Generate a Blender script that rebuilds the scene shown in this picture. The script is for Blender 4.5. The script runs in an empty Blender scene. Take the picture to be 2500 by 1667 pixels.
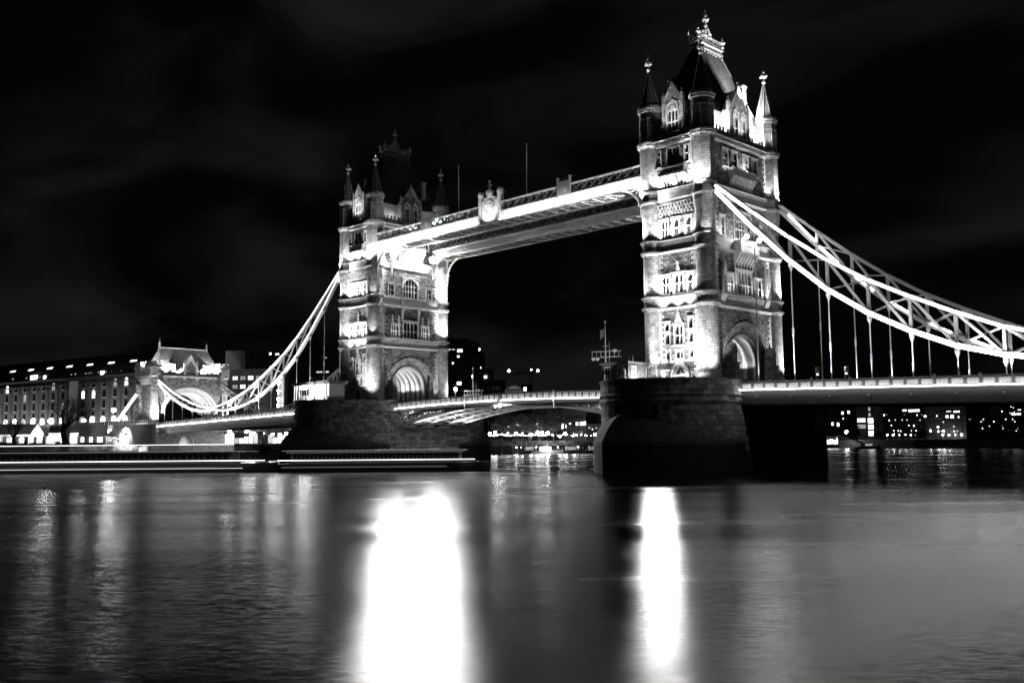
import bpy, math, random
from mathutils import Vector, Matrix
random.seed(7)
C = bpy.context.scene
COL = C.collection
R = math.radians
PI = math.pi

# ------------------------------------------------------------------ camera
CAM = Vector((127.728, -131.210, 4.365))
YAW, PITCH, ROLL, FPX = -0.789655191, 0.102978581, -0.00831919637, 2379.61559
_f = Vector((math.sin(YAW)*math.cos(PITCH), math.cos(YAW)*math.cos(PITCH), math.sin(PITCH)))
_r = Vector((math.cos(YAW), -math.sin(YAW), 0))
_u = _r.cross(_f)
_rr = _r*math.cos(ROLL) + _u*math.sin(ROLL)
_uu = -_r*math.sin(ROLL) + _u*math.cos(ROLL)
cd = bpy.data.cameras.new('camera')
cam = bpy.data.objects.new('camera', cd); COL.objects.link(cam)
m = Matrix((_rr, _uu, -_f)).transposed().to_4x4(); m.translation = CAM
cam.matrix_world = m
cd.sensor_width = 36; cd.lens = FPX*36/2500; cd.clip_start = 0.5; cd.clip_end = 9000
C.camera = cam
# bearings used to site the distant banks: picture x (2500 wide) and a distance in metres
FH = Vector((math.sin(YAW), math.cos(YAW), 0)); RH = Vector((math.cos(YAW), -math.sin(YAW), 0))
def ray(px, py):
    return (_f + _rr*((px-1250)/FPX) - _uu*((py-833.5)/FPX))
def site(px, dist, z=0.0):
    d = ray(px, 1079); h = d.x*FH.x + d.y*FH.y
    return Vector((CAM.x + d.x/h*dist, CAM.y + d.y/h*dist, z))
def height(px, py, dist):
    d = ray(px, py); h = d.x*FH.x + d.y*FH.y
    return CAM.z + d.z/h*dist

# ------------------------------------------------------------------ world, exposure
W = bpy.data.worlds.new('World'); C.world = W; W.use_nodes = True
nt = W.node_tree; nt.nodes.clear()
o_ = nt.nodes.new('ShaderNodeOutputWorld'); bg = nt.nodes.new('ShaderNodeBackground')
tc = nt.nodes.new('ShaderNodeTexCoord'); mp = nt.nodes.new('ShaderNodeMapping')
mp.inputs['Rotation'].default_value = (R(12), R(-38), R(40)); mp.inputs['Scale'].default_value = (1.2, 4.6, 8.0)
nz = nt.nodes.new('ShaderNodeTexNoise'); nz.inputs['Scale'].default_value = 1.3; nz.inputs['Detail'].default_value = 4.0
nz.inputs['Roughness'].default_value = 0.45; nz.inputs['Distortion'].default_value = 0.5
cr = nt.nodes.new('ShaderNodeValToRGB')
cr.color_ramp.elements[0].position = 0.44; cr.color_ramp.elements[0].color = (0.0005, 0.0005, 0.0006, 1)
cr.color_ramp.elements[1].position = 0.72; cr.color_ramp.elements[1].color = (0.0046, 0.0046, 0.0049, 1)
nt.links.new(tc.outputs['Generated'], mp.inputs[0]); nt.links.new(mp.outputs[0], nz.inputs['Vector'])
nt.links.new(nz.outputs['Fac'], cr.inputs[0]); nt.links.new(cr.outputs[0], bg.inputs[0]); nt.links.new(bg.outputs[0], o_.inputs[0])
bg.inputs[1].default_value = 1.0
C.view_settings.view_transform = 'Standard'; C.view_settings.look = 'None'
C.view_settings.exposure = 0.9; C.view_settings.gamma = 1.0
C.cycles.max_bounces = 5; C.cycles.diffuse_bounces = 2; C.cycles.glossy_bounces = 3; C.cycles.transmission_bounces = 2
C.cycles.sample_clamp_indirect = 4.0

# ------------------------------------------------------------------ materials
def g(v): return (v, v, v*1.01, 1)
def mat(name, col=0.3, rough=0.8, metal=0.0, emit=0.0, var=0.0, vscale=3.0, bump=0.0, bscale=20.0, spec=0.4):
    m = bpy.data.materials.new(name); m.use_nodes = True
    n = m.node_tree; b = n.nodes['Principled BSDF']
    b.inputs['Base Color'].default_value = g(col); b.inputs['Roughness'].default_value = rough
    b.inputs['Metallic'].default_value = metal; b.inputs['Specular IOR Level'].default_value = spec
    if emit: b.inputs['Emission Color'].default_value = (1, 1, 1, 1); b.inputs['Emission Strength'].default_value = emit
    t = n.nodes.new('ShaderNodeTexCoord')
    if var:
        z = n.nodes.new('ShaderNodeTexNoise'); z.inputs['Scale'].default_value = vscale; z.inputs['Detail'].default_value = 6
        r = n.nodes.new('ShaderNodeMapRange'); r.inputs['From Min'].default_value = .3; r.inputs['From Max'].default_value = .7
        r.inputs['To Min'].default_value = col*(1-var); r.inputs['To Max'].default_value = col*(1+var)
        n.links.new(t.outputs['Object'], z.inputs['Vector']); n.links.new(z.outputs['Fac'], r.inputs[0])
        n.links.new(r.outputs[0], b.inputs['Base Color'])
    if bump:
        z = n.nodes.new('ShaderNodeTexNoise'); z.inputs['Scale'].default_value = bscale; z.inputs['Detail'].default_value = 4
        k = n.nodes.new('ShaderNodeBump'); k.inputs['Strength'].default_value = bump; k.inputs['Distance'].default_value = .05
        n.links.new(t.outputs['Object'], z.inputs['Vector']); n.links.new(z.outputs['Fac'], k.inputs['Height']); n.links.new(k.outputs[0], b.inputs['Normal'])
    return m
def masonry(name, c1, c2, mortar, bw, bh, ms=0.02, rust=0.0, rough=.85, wet=None):
    m = bpy.data.materials.new(name); m.use_nodes = True
    n = m.node_tree; b = n.nodes['Principled BSDF']; L = n.links.new
    b.inputs['Roughness'].default_value = rough; b.inputs['Specular IOR Level'].default_value = .3
    t = n.nodes.new('ShaderNodeTexCoord'); s = n.nodes.new('ShaderNodeSeparateXYZ'); a = n.nodes.new('ShaderNodeMath'); a.operation = 'ADD'
    c = n.nodes.new('ShaderNodeCombineXYZ'); L(t.outputs['Object'], s.inputs[0]); L(s.outputs[0], a.inputs[0]); L(s.outputs[1], a.inputs[1])
    L(a.outputs[0], c.inputs[0]); L(s.outputs[2], c.inputs[1])
    k = n.nodes.new('ShaderNodeTexBrick'); k.inputs['Scale'].default_value = 1; k.inputs['Brick Width'].default_value = bw; k.inputs['Row Height'].default_value = bh
    k.inputs['Mortar Size'].default_value = ms; k.inputs['Mortar Smooth'].default_value = .3; k.inputs['Color1'].default_value = g(c1); k.inputs['Color2'].default_value = g(c2); k.inputs['Mortar'].default_value = g(mortar)
    L(c.outputs[0], k.inputs['Vector'])
    z = n.nodes.new('ShaderNodeTexNoise'); z.inputs['Scale'].default_value = 1.4; z.inputs['Detail'].default_value = 7; L(t.outputs['Object'], z.inputs['Vector'])
    r = n.nodes.new('ShaderNodeMapRange'); r.inputs['From Min'].default_value = .3; r.inputs['From Max'].default_value = .7; r.inputs['To Min'].default_value = .55; r.inputs['To Max'].default_value = 1.25
    L(z.outputs['Fac'], r.inputs[0])
    x = n.nodes.new('ShaderNodeMix'); x.data_type = 'RGBA'; x.blend_type = 'MULTIPLY'; x.inputs[0].default_value = 1
    L(k.outputs['Color'], x.inputs[6]); L(r.outputs[0], x.inputs[7]); out = x.outputs[2]
    if wet:   # tide mark: stone stained dark by weed up to the high-water line
        w = n.nodes.new('ShaderNodeMapRange'); w.inputs['From Min'].default_value = wet-.25; w.inputs['From Max'].default_value = wet+.25; w.inputs['To Min'].default_value = .12; w.inputs['To Max'].default_value = 1
        g2 = n.nodes.new('ShaderNodeNewGeometry'); s2 = n.nodes.new('ShaderNodeSeparateXYZ'); L(g2.outputs['Position'], s2.inputs[0]); L(s2.outputs[2], w.inputs[0])
        y = n.nodes.new('ShaderNodeMix'); y.data_type = 'RGBA'; y.blend_type = 'MULTIPLY'; y.inputs[0].default_value = 1
        L(out, y.inputs[6]); L(w.outputs[0], y.inputs[7]); out = y.outputs[2]
    L(out, b.inputs['Base Color'])
    z2 = n.nodes.new('ShaderNodeTexNoise'); z2.inputs['Scale'].default_value = 5 if rust else 9; z2.inputs['Detail'].default_value = 5; L(t.outputs['Object'], z2.inputs['Vector'])
    h = n.nodes.new('ShaderNodeMath'); h.operation = 'MULTIPLY_ADD'; h.inputs[1].default_value = (1.6 if rust else .35); L(z2.outputs['Fac'], h.inputs[0])
    inv = n.nodes.new('ShaderNodeMath'); inv.operation = 'SUBTRACT'; inv.inputs[0].default_value = 1; L(k.outputs['Fac'], inv.inputs[1]); L(inv.outputs[0], h.inputs[2])
    bp = n.nodes.new('ShaderNodeBump'); bp.inputs['Strength'].default_value = .9 if rust else .5; bp.inputs['Distance'].default_value = .16 if rust else .05
    L(h.outputs[0], bp.inputs['Height']); L(bp.outputs[0], b.inputs['Normal'])
    return m
M = {}
M['stone'] = masonry('dressed_stone', .42, .27, .10, 1.1, .42, .03)
M['rubble'] = masonry('rough_granite', .40, .12, .03, .85, .36, .06, rust=1)
M['trim'] = mat('portland_stone', .5, .75, var=.18, vscale=2.2, bump=.3, bscale=7)
M['pier'] = masonry('pier_granite', .30, .08, .015, 1.55, .72, .035, wet=3.0)
M['pier2'] = masonry('starling_granite', .07, .04, .015, 1.2, .5, .03, wet=3.9)
M['slate'] = masonry('roof_slate', .11, .075, .04, .35, .28, .02)
M['lead'] = mat('lead_sheet', .22, .5, .3, var=.2)
M['gilt'] = mat('gilded_iron', .7, .35, .5)
M['paint'] = mat('pale_steel_paint', .72, .5, var=.06, vscale=.8, bump=.1, bscale=4)
M['bluesteel'] = mat('dark_steel_paint', .1, .5, var=.2, vscale=1.2)
M['midsteel'] = mat('mid_steel_paint', .3, .5, var=.15, vscale=1.2)
M['glass'] = mat('dark_glass', .015, .12, spec=.6)
M['dark'] = mat('dark_void', .02, .9)
M['road'] = mat('asphalt', .05, .9, var=.3, bump=.3)
M['ground'] = mat('quay_paving', .12, .9, var=.3, vscale=1)
M['brick'] = masonry('brown_brick', .15, .09, .05, .5, .16, .02)
M['concrete'] = mat('dark_concrete', .05, .85, var=.25, vscale=.4)
M['farwall'] = mat('far_facade', .02, .9, var=.3, vscale=.1)
M['bark'] = mat('bark', .04, .95)
M['leaf'] = mat('foliage', .05, .9, var=.4)
M['canvas'] = mat('canvas_white', .7, .8)
M['hull'] = mat('boat_hull', .07, .35, var=.2)
M['cloth'] = mat('flag_cloth', .5, .9)
M['led'] = mat('led_strip', .9, emit=9)
M['led_link'] = mat('led_strip_link', .9, emit=3)
M['led_mid'] = mat('led_strip_dim', .9, emit=1.6)
M['led_deck'] = mat('led_deck_strip', .9, emit=8)
M['fascia'] = mat('shaded_fascia_paint', .03, .6, var=.2)  # fade to black below the light strip put into the fascia colour
M['lamp'] = mat('lamp_glass', .9, emit=60)
M['lamp_big'] = mat('flood_lens', .9, emit=8500)
M['lantern'] = mat('lantern_glass', .9, emit=3200)
M['bulb'] = mat('lamp_bulb', .9, emit=14)
M['win'] = mat('lit_window', .5, emit=1.0)
M['win_hot'] = mat('bright_window', .5, emit=2.6)
M['win_dim'] = mat('dim_window', .3, emit=.22)

# ------------------------------------------------------------------ mesh helpers
class Fr:
    """a wall plane: origin, along-wall axis u, outward axis n"""
    def __init__(s, o, u, n): s.o = Vector(o); s.u = Vector(u); s.n = Vector(n)
    def P(s, u, z, d=0): return s.o + s.u*u + s.n*d + Vector((0, 0, z))
class MB:
    def __init__(s): s.v = []; s.f = []; s.sm = False
    def add(s, vs, fs):
        b = len(s.v); s.v += [tuple(v) for v in vs]; s.f += [tuple(i+b for i in f) for f in fs]; return s
    def hexa(s, p):
        return s.add(p, [(0,3,2,1),(4,5,6,7),(0,1,5,4),(1,2,6,5),(2,3,7,6),(3,0,4,7)])
    def box(s, x0, x1, y0, y1, z0, z1):
        return s.hexa([(x0,y0,z0),(x1,y0,z0),(x1,y1,z0),(x0,y1,z0),(x0,y0,z1),(x1,y0,z1),(x1,y1,z1),(x0,y1,z1)])
    def fbox(s, fr, u0, u1, z0, z1, d0, d1):
        P = fr.P
        return s.hexa([P(u0,z0,d0),P(u1,z0,d0),P(u1,z0,d1),P(u0,z0,d1),P(u0,z1,d0),P(u1,z1,d0),P(u1,z1,d1),P(u0,z1,d1)])
    def fprism(s, fr, poly, d0, d1):
        n = len(poly); vs = [fr.P(u,z,d0) for u,z in poly]+[fr.P(u,z,d1) for u,z in poly]
        return s.add(vs, [tuple(range(n))[::-1], tuple(range(n,2*n))]+[(i,(i+1)%n,n+(i+1)%n,n+i) for i in range(n)])
    def fext(s, fr, u0, u1, prof):
        n = len(prof); vs = [fr.P(u0,z,d) for d,z in prof]+[fr.P(u1,z,d) for d,z in prof]
        return s.add(vs, [tuple(range(n)), tuple(range(n,2*n))[::-1]]+[(i,n+i,n+(i+1)%n,(i+1)%n) for i in range(n)])
    def farc(s, fr, uc, zc, r0, r1, a0, a1, d0, d1, n=14, sq=1.0):
        vs = []
        for i in range(n+1):
            a = a0+(a1-a0)*i/n; ca, sa = math.cos(a), math.sin(a)*sq
            for (r, d) in ((r0,d0),(r1,d0),(r1,d1),(r0,d1)): vs.append(fr.P(uc+r*ca, zc+r*sa, d))
        fs = []
        for i in range(n):
            for k in range(4): fs.append((4*i+k, 4*i+(k+1)%4, 4*i+4+(k+1)%4, 4*i+4+k))
        fs += [(0,3,2,1), (4*n,4*n+1,4*n+2,4*n+3)]
        return s.add(vs, fs)
    def bar(s, p0, p1, w, h=None, up=(0,0,1)):
        h = h or w; p0 = Vector(p0); p1 = Vector(p1); d = (p1-p0)
        if d.length < 1e-5: return s
        d.normalize(); up = Vector(up)
        if abs(d.dot(up)) > .98: up = Vector((1,0,0))
        a = d.cross(up).normalized(); b = a.cross(d).normalized(); a = a*w/2; b = b*h/2
        return s.hexa([p0-a-b,p0+a-b,p0+a+b,p0-a+b,p1-a-b,p1+a-b,p1+a+b,p1-a+b])
    def tube(s, p0, p1, r0, r1=None, n=8):
        r1 = r0 if r1 is None else r1; p0 = Vector(p0); p1 = Vector(p1); d = (p1-p0)
        if d.length < 1e-5: return s
        d.normalize(); up = Vector((0,0,1)) if abs(d.z) < .95 else Vector((1,0,0))
        a = d.cross(up).normalized(); b = a.cross(d)
        vs = []
        for p, r in ((p0,r0),(p1,r1)):
            for i in range(n):
                t = 2*PI*i/n; vs.append(p+a*(r*math.cos(t))+b*(r*math.sin(t)))
        return s.add(vs, [tuple(range(n))[::-1], tuple(range(n,2*n))]+[(i,(i+1)%n,n+(i+1)%n,n+i) for i in range(n)])
    def lathe(s, c, prof, n=16, ph=0.0, a0=0, a1=2*PI):
        cx, cy, cz = c; vs = []; full = abs(a1-a0-2*PI) < 1e-6; m_ = n if full else n+1
        for r, z in prof:
            for i in range(m_):
                t = a0+(a1-a0)*i/n+ph; vs.append((cx+r*math.cos(t), cy+r*math.sin(t), cz+z))
        fs = []
        for k in range(len(prof)-1):
            for i in range(n):
                j = (i+1) % m_; fs.append((k*m_+i, k*m_+j, (k+1)*m_+j, (k+1)*m_+i))
        if full: fs += [tuple(range(m_))[::-1], tuple(range((len(prof)-1)*m_, len(prof)*m_))]
        return s.add(vs, fs)
    def ball(s, c, r, n=8):
        return s.lathe(c, [(max(.001, r*math.sin(PI*k/6)), -r*math.cos(PI*k/6)) for k in range(7)], n)
    def loft(s, rings, close=True, cap=True):
        n = len(rings[0]); vs = [p for r_ in rings for p in r_]; fs = []
        for k in range(len(rings)-1):
            for i in range(n if close else n-1):
                j = (i+1) % n; fs.append((k*n+i, k*n+j, (k+1)*n+j, (k+1)*n+i))
        if cap: fs += [tuple(range(n))[::-1], tuple(range((len(rings)-1)*n, len(rings)*n))]
        return s.add(vs, fs)
    def build(s, name, m_, parent=None, loc=None, smooth=False):
        me = bpy.data.meshes.new(name); me.from_pydata(s.v, [], s.f); me.update()
        if smooth:
            for p in me.polygons: p.use_smooth = True
        me.materials.append(M[m_]); o = bpy.data.objects.new(name, me); COL.objects.link(o)
        if parent: o.parent = parent
        if loc is not None: o.location = loc
        return o
def tag(o, label=None, cat=None, group=None, kind=None):
    if label: o['label'] = label
    if cat: o['category'] = cat
    if group: o['group'] = group
    if kind: o['kind'] = kind
    return o
def thing(name, label, cat, loc=(0,0,0), rz=0, group=None):
    o = bpy.data.objects.new(name, None); COL.objects.link(o); o.location = loc; o.rotation_euler = (0,0,rz); o.empty_display_size = .3
    return tag(o, label, cat, group)
def copy_tree(o, parent=None):
    c = o.copy(); COL.objects.link(c); c.parent = parent
    for ch in o.children: copy_tree(ch, c)
    return c
def spot(parent, pos, tgt, watts, ang=90, rad=.15, blend=.6):
    l = bpy.data.lights.new('floodlight_beam', 'SPOT'); l.energy = watts; l.spot_size = R(ang); l.spot_blend = blend; l.shadow_soft_size = rad
    o = bpy.data.objects.new('floodlight_beam', l); COL.objects.link(o)
    if parent: o.parent = parent
    o.location = pos; o.rotation_euler = (Vector(tgt)-Vector(pos)).to_track_quat('-Z', 'Y').to_euler(); return o
def point(parent, pos, watts, rad=.2):
    l = bpy.data.lights.new('lamp_light', 'POINT'); l.energy = watts; l.shadow_soft_size = rad
    o = bpy.data.objects.new('lamp_light', l); COL.objects.link(o)
    if parent: o.parent = parent
    o.location = pos; return o

# ------------------------------------------------------------------ river
def water_mat():
    m = bpy.data.materials.new('river_water'); m.use_nodes = True; n = m.node_tree; n.nodes.clear(); L = n.links.new
    out = n.nodes.new('ShaderNodeOutputMaterial'); gl = n.nodes.new('ShaderNodeBsdfGlossy'); gl.distribution = 'BECKMANN'; gl.inputs['Color'].default_value = (1,1,1,1)
    df = n.nodes.new('ShaderNodeBsdfDiffuse'); df.inputs['Color'].default_value = g(.004); mx = n.nodes.new('ShaderNodeMixShader'); fz = n.nodes.new('ShaderNodeFresnel'); fz.inputs['IOR'].default_value = 1.33
    t = n.nodes.new('ShaderNodeTexCoord')
    def noise(scale, det, rough, amp):      # slopes of the water surface: (across, along the view)
        mp = n.nodes.new('ShaderNodeMapping'); mp.vector_type = 'TEXTURE'; mp.inputs['Rotation'].default_value = (0,0,-YAW); mp.inputs['Scale'].default_value = (1/scale[0], 1/scale[1], 1)
        z = n.nodes.new('ShaderNodeTexNoise'); z.inputs['Scale'].default_value = 1; z.inputs['Detail'].default_value = det; z.inputs['Roughness'].default_value = rough
        L(t.outputs['Object'], mp.inputs[0]); L(mp.outputs[0], z.inputs['Vector'])
        sb = n.nodes.new('ShaderNodeVectorMath'); sb.operation = 'SUBTRACT'; sb.inputs[1].default_value = (.5,.5,.5); L(z.outputs['Color'], sb.inputs[0])
        ml = n.nodes.new('ShaderNodeVectorMath'); ml.operation = 'MULTIPLY'; ml.inputs[1].default_value = (amp[0], amp[1], 0); L(sb.outputs[0], ml.inputs[0]); return ml, z
    v1, z1 = noise((.03,.15), 1.5, .5, (.03,.08))
    v2, z2 = noise((2.2,11.0), 5, .8, (.2,.42))
    ad = n.nodes.new('ShaderNodeVectorMath'); ad.operation = 'ADD'; L(v1.outputs[0], ad.inputs[0]); L(v2.outputs[0], ad.inputs[1])
    rt = n.nodes.new('ShaderNodeVectorRotate'); rt.rotation_type = 'Z_AXIS'; rt.inputs['Angle'].default_value = -YAW; L(ad.outputs[0], rt.inputs['Vector'])
    up = n.nodes.new('ShaderNodeVectorMath'); up.operation = 'ADD'; up.inputs[1].default_value = (0,0,1); L(rt.outputs[0], up.inputs[0])
    nn = n.nodes.new('ShaderNodeVectorMath'); nn.operation = 'NORMALIZE'; L(up.outputs[0], nn.inputs[0])
    L(nn.outputs[0], gl.inputs['Normal'])
    r = n.nodes.new('ShaderNodeMapRange'); r.inputs['From Min'].default_value = .35; r.inputs['From Max'].default_value = .65; r.inputs['To Min'].default_value = .235; r.inputs['To Max'].default_value = .275
    L(z1.outputs['Fac'], r.inputs[0]); L(r.outputs[0], gl.inputs['Roughness'])
    km = n.nodes.new('ShaderNodeMath'); km.operation = 'MULTIPLY'; km.inputs[1].default_value = .54; L(fz.outputs[0], km.inputs[0])
    L(km.outputs[0], mx.inputs[0]); L(df.outputs[0], mx.inputs[1]); L(gl.outputs[0], mx.inputs[2]); L(mx.outputs[0], out.inputs[0])
    return m
M['water'] = water_mat()
w_ = MB(); w_.box(-900, 1500, -400, 2600, -3, 0); tag(w_.build('river', 'water'), kind='structure')
# banks
tag(MB().box(-900, -140.05, -400, 2600, -3.2, 4.2).build('north_bank', 'ground'), kind='structure')
def quay_wall(): return MB().box(-140.0, -139.4, -400, 2600, -3, 4.9).build('quay_wall', 'pier')
tag(quay_wall(), 'long granite quay wall along the far north bank', 'quay wall')

# ------------------------------------------------------------------ piers
def ell(hx, yc, B, z, n=20, sx=1.0):
    return [(hx*math.cos(PI+PI*i/n)*sx, yc+B*math.sin(PI+PI*i/n), z) for i in range(n+1)]
def ogive(hw, L_, yc, z, n=10):
    Rr = (L_*L_+hw*hw)/(2*hw); am = math.acos((Rr-hw)/Rr); pts = []
    for i in range(n+1):
        a = am*i/n; pts.append((-(Rr*math.cos(a)-(Rr-hw)), yc-Rr*math.sin(a), z))
    return pts+[(-x, y, z_) for x, y, z_ in pts[::-1][1:]]
def make_pier(label, grp):
    t = thing('bridge_pier', label, 'bridge pier', (0,0,0), 0, grp)
    def plan(hx, B, z):
        a = ell(hx, -9.4, B, z); return a+[(-x, -y, z_) for x, y, z_ in a]
    body = MB()
    body.loft([plan(10.65,14.0,-3), plan(10.65,14.0,9.75), plan(10.65,14.0,9.9)])
    b2 = MB()
    b2.loft([plan(10.9,14.25,9.7), plan(11.0,14.35,9.85), plan(11.0,14.35,10.1), plan(10.75,14.1,10.35), plan(10.75,14.1,10.6), plan(10.95,14.3,10.75), plan(10.95,14.3,10.95), plan(10.7,14.05,11.1),
             plan(10.7,14.05,12.75), plan(10.85,14.2,12.85), plan(10.85,14.2,13.14)])
    body.build('body', 'pier', t); b2.build('parapet', 'pier', t)
    for s in (1, -1):
        st = MB(); rings = []
        base = ogive(10.75, 18.8, -9.4, 0)
        inner = ell(10.55, -9.4, 13.9, 0, n=len(base)-1)
        n = len(base); mid = (n-1)/2
        rings.append([(x, y, -3) for x, y, _ in base]); rings.append([(x, y, 4.35) for x, y, _ in base])
        for k in range(1, 7):
            f_ = k/6; ring = []
            for i, ((x, y, _), (xi, yi, _)) in enumerate(zip(base, inner)):
                w = 1-abs(i-mid)/mid; hgt = 3.9*(w**1.1)
                ring.append((x+(xi-x)*f_, y+(yi-y)*f_, 4.35+hgt*math.sin(f_*PI/2)**.9))
            rings.append(ring)
        if s < 0: rings = [[(-x, -y, z) for x, y, z in r_] for r_ in rings]
        st.loft(rings, close=False, cap=False)
        st.build('starling', 'pier2', t)
    # drain recesses with small lamps in the west face
    for px_ in (-1.2, 4.6):
        q = 14.03*math.sqrt(max(0, 1-(px_/10.7)**2))
        d = MB().box(px_-.28, px_+.28, -9.4-q-.06, -9.4-q+.4, 8.55, 9.25); d.build('drain_recess', 'dark', t)
    return t
pierA = make_pier('nearer large round-ended granite pier on the right, pointed starling at its foot', 'granite bridge piers'); pierA.location = (41.15, 0, 0)
pierB = copy_tree(pierA); pierB.location = (-41.15, 0, 0); pierB['label'] = 'farther granite pier, smaller in view, under the tower left of centre'

# ------------------------------------------------------------------ main towers
TZ = 13.15
A_, B_ = 4.95, 9.1
FW = Fr((0,-9.7,0), (1,0,0), (0,-1,0)); FE = Fr((0,9.7,0), (-1,0,0), (0,1,0))
FS = Fr((5.55,0,0), (0,1,0), (1,0,0)); FN = Fr((-5.55,0,0), (0,-1,0), (-1,0,0))
def fwall(b, fr, u0, u1, z0, z1, holes, depth=.45, skip=None):
    us = sorted({u0, u1} | {h[0] for h in holes} | {h[1] for h in holes}); zs = sorted({z0, z1} | {h[2] for h in holes} | {h[3] for h in holes})
    us = [u for u in us if u0 <= u <= u1]; zs = [z for z in zs if z0 <= z <= z1]
    for i in range(len(us)-1):
        for j in range(len(zs)-1):
            uc = (us[i]+us[i+1])/2; zc = (zs[j]+zs[j+1])/2
            if any(h[0] < uc < h[1] and h[2] < zc < h[3] for h in holes): continue
            b.add([fr.P(us[i],zs[j]), fr.P(us[i+1],zs[j]), fr.P(us[i+1],zs[j+1]), fr.P(us[i],zs[j+1])], [(0,1,2,3)])
    for (a, c, e, f_) in holes:
        q = [(a,e),(c,e),(c,f_),(a,f_)]
        for k in range(4):
            (p0, p1) = q[k], q[(k+1) % 4]
            b.add([fr.P(*p0), fr.P(*p1), fr.P(*p1, -depth), fr.P(*p0, -depth)], [(0,1,2,3)])
def archwall(b, fr, u0, u1, z0, z1, Rr, zs, n=20):
    P = fr.P
    b.add([P(u0,z0),P(-Rr,z0),P(-Rr,z1),P(u0,z1)], [(0,1,2,3)]); b.add([P(Rr,z0),P(u1,z0),P(u1,z1),P(Rr,z1)], [(0,1,2,3)])
    for i in range(n):
        a, c = PI-PI*i/n, PI-PI*(i+1)/n
        b.add([P(Rr*math.cos(a),zs+Rr*math.sin(a)), P(Rr*math.cos(c),zs+Rr*math.sin(c)), P(Rr*math.cos(c),z1), P(Rr*math.cos(a),z1)], [(0,1,2,3)])
def window(parent, fr, u0, u1, z0, z1, n=2, tr=None, head=True, dep=.4, sur=.2, hood=True, glass='glass', wm='trim', name='window'):
    b = MB(); w = (u1-u0)
    if sur:
        b.fbox(fr, u0-sur, u0, z0-.12, z1+.12, -.1, .16); b.fbox(fr, u1, u1+sur, z0-.12, z1+.12, -.1, .16)
        b.fbox(fr, u0, u1, z1, z1+.14, -.1, .155)
        b.fbox(fr, u0-sur-.08, u1+sur+.08, z0-.3, z0-.125, -.1, .3)
    if hood: b.fbox(fr, u0-sur-.14, u1+sur+.14, z1+.17, z1+.36, -.1, .3)
    for k in range(1, n):
        u = u0+w*k/n; b.fbox(fr, u-.07, u+.07, z0, z1, -.3, -.02)
    for t_ in (tr or []):
        z = z0+(z1-z0)*t_; b.fbox(fr, u0, u1, z-.07, z+.07, -.29, -.03)
    if head:
        lw = w/n; rr = lw*.5
        for k in range(n):
            uc = u0+lw*(k+.5); zt = z1
            b.fprism(fr, [(uc-rr, zt), (uc-rr, zt-rr*1.3), (uc-rr*.62, zt-rr*.5), (uc, zt-.03), ], -.25, -.05)
            b.fprism(fr, [(uc+rr, zt), (uc, zt-.03), (uc+rr*.62, zt-rr*.5), (uc+rr, zt-rr*1.3)], -.25, -.05)
    o = b.build(name, wm, parent)
    MB().fbox(fr, u0-.05, u1+.05, z0-.05, z1+.05, -dep-.06, -dep+.02).build('glass', glass, o)
    return o
def finial(b, c, z0, z1, s=1.0):
    H = z1-z0; x, y = c
    b.lathe((x,y,z0), [(.16*s,0),(.2*s,H*.06),(.1*s,H*.12),(.34*s,H*.17),(.3*s,H*.24),(.09*s,H*.3),(.09*s,H*.44)], 8)
    for dx, dy in ((1,0),(-1,0),(0,1),(0,-1)):
        b.bar((x,y,z0+H*.5), (x+dx*.42*s,y+dy*.42*s,z0+H*.5), .2*s, .3*s); b.ball((x+dx*.5*s,y+dy*.5*s,z0+H*.5), .23*s, 6)
    b.ball((x,y,z0+H*.5), .27*s, 8)
    b.lathe((x,y,z0), [(.09*s,H*.55),(.09*s,H*.66),(.26*s,H*.7),(.24*s,H*.77),(.08*s,H*.82),(.05*s,H*.9),(.02*s,H)], 8)

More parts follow.
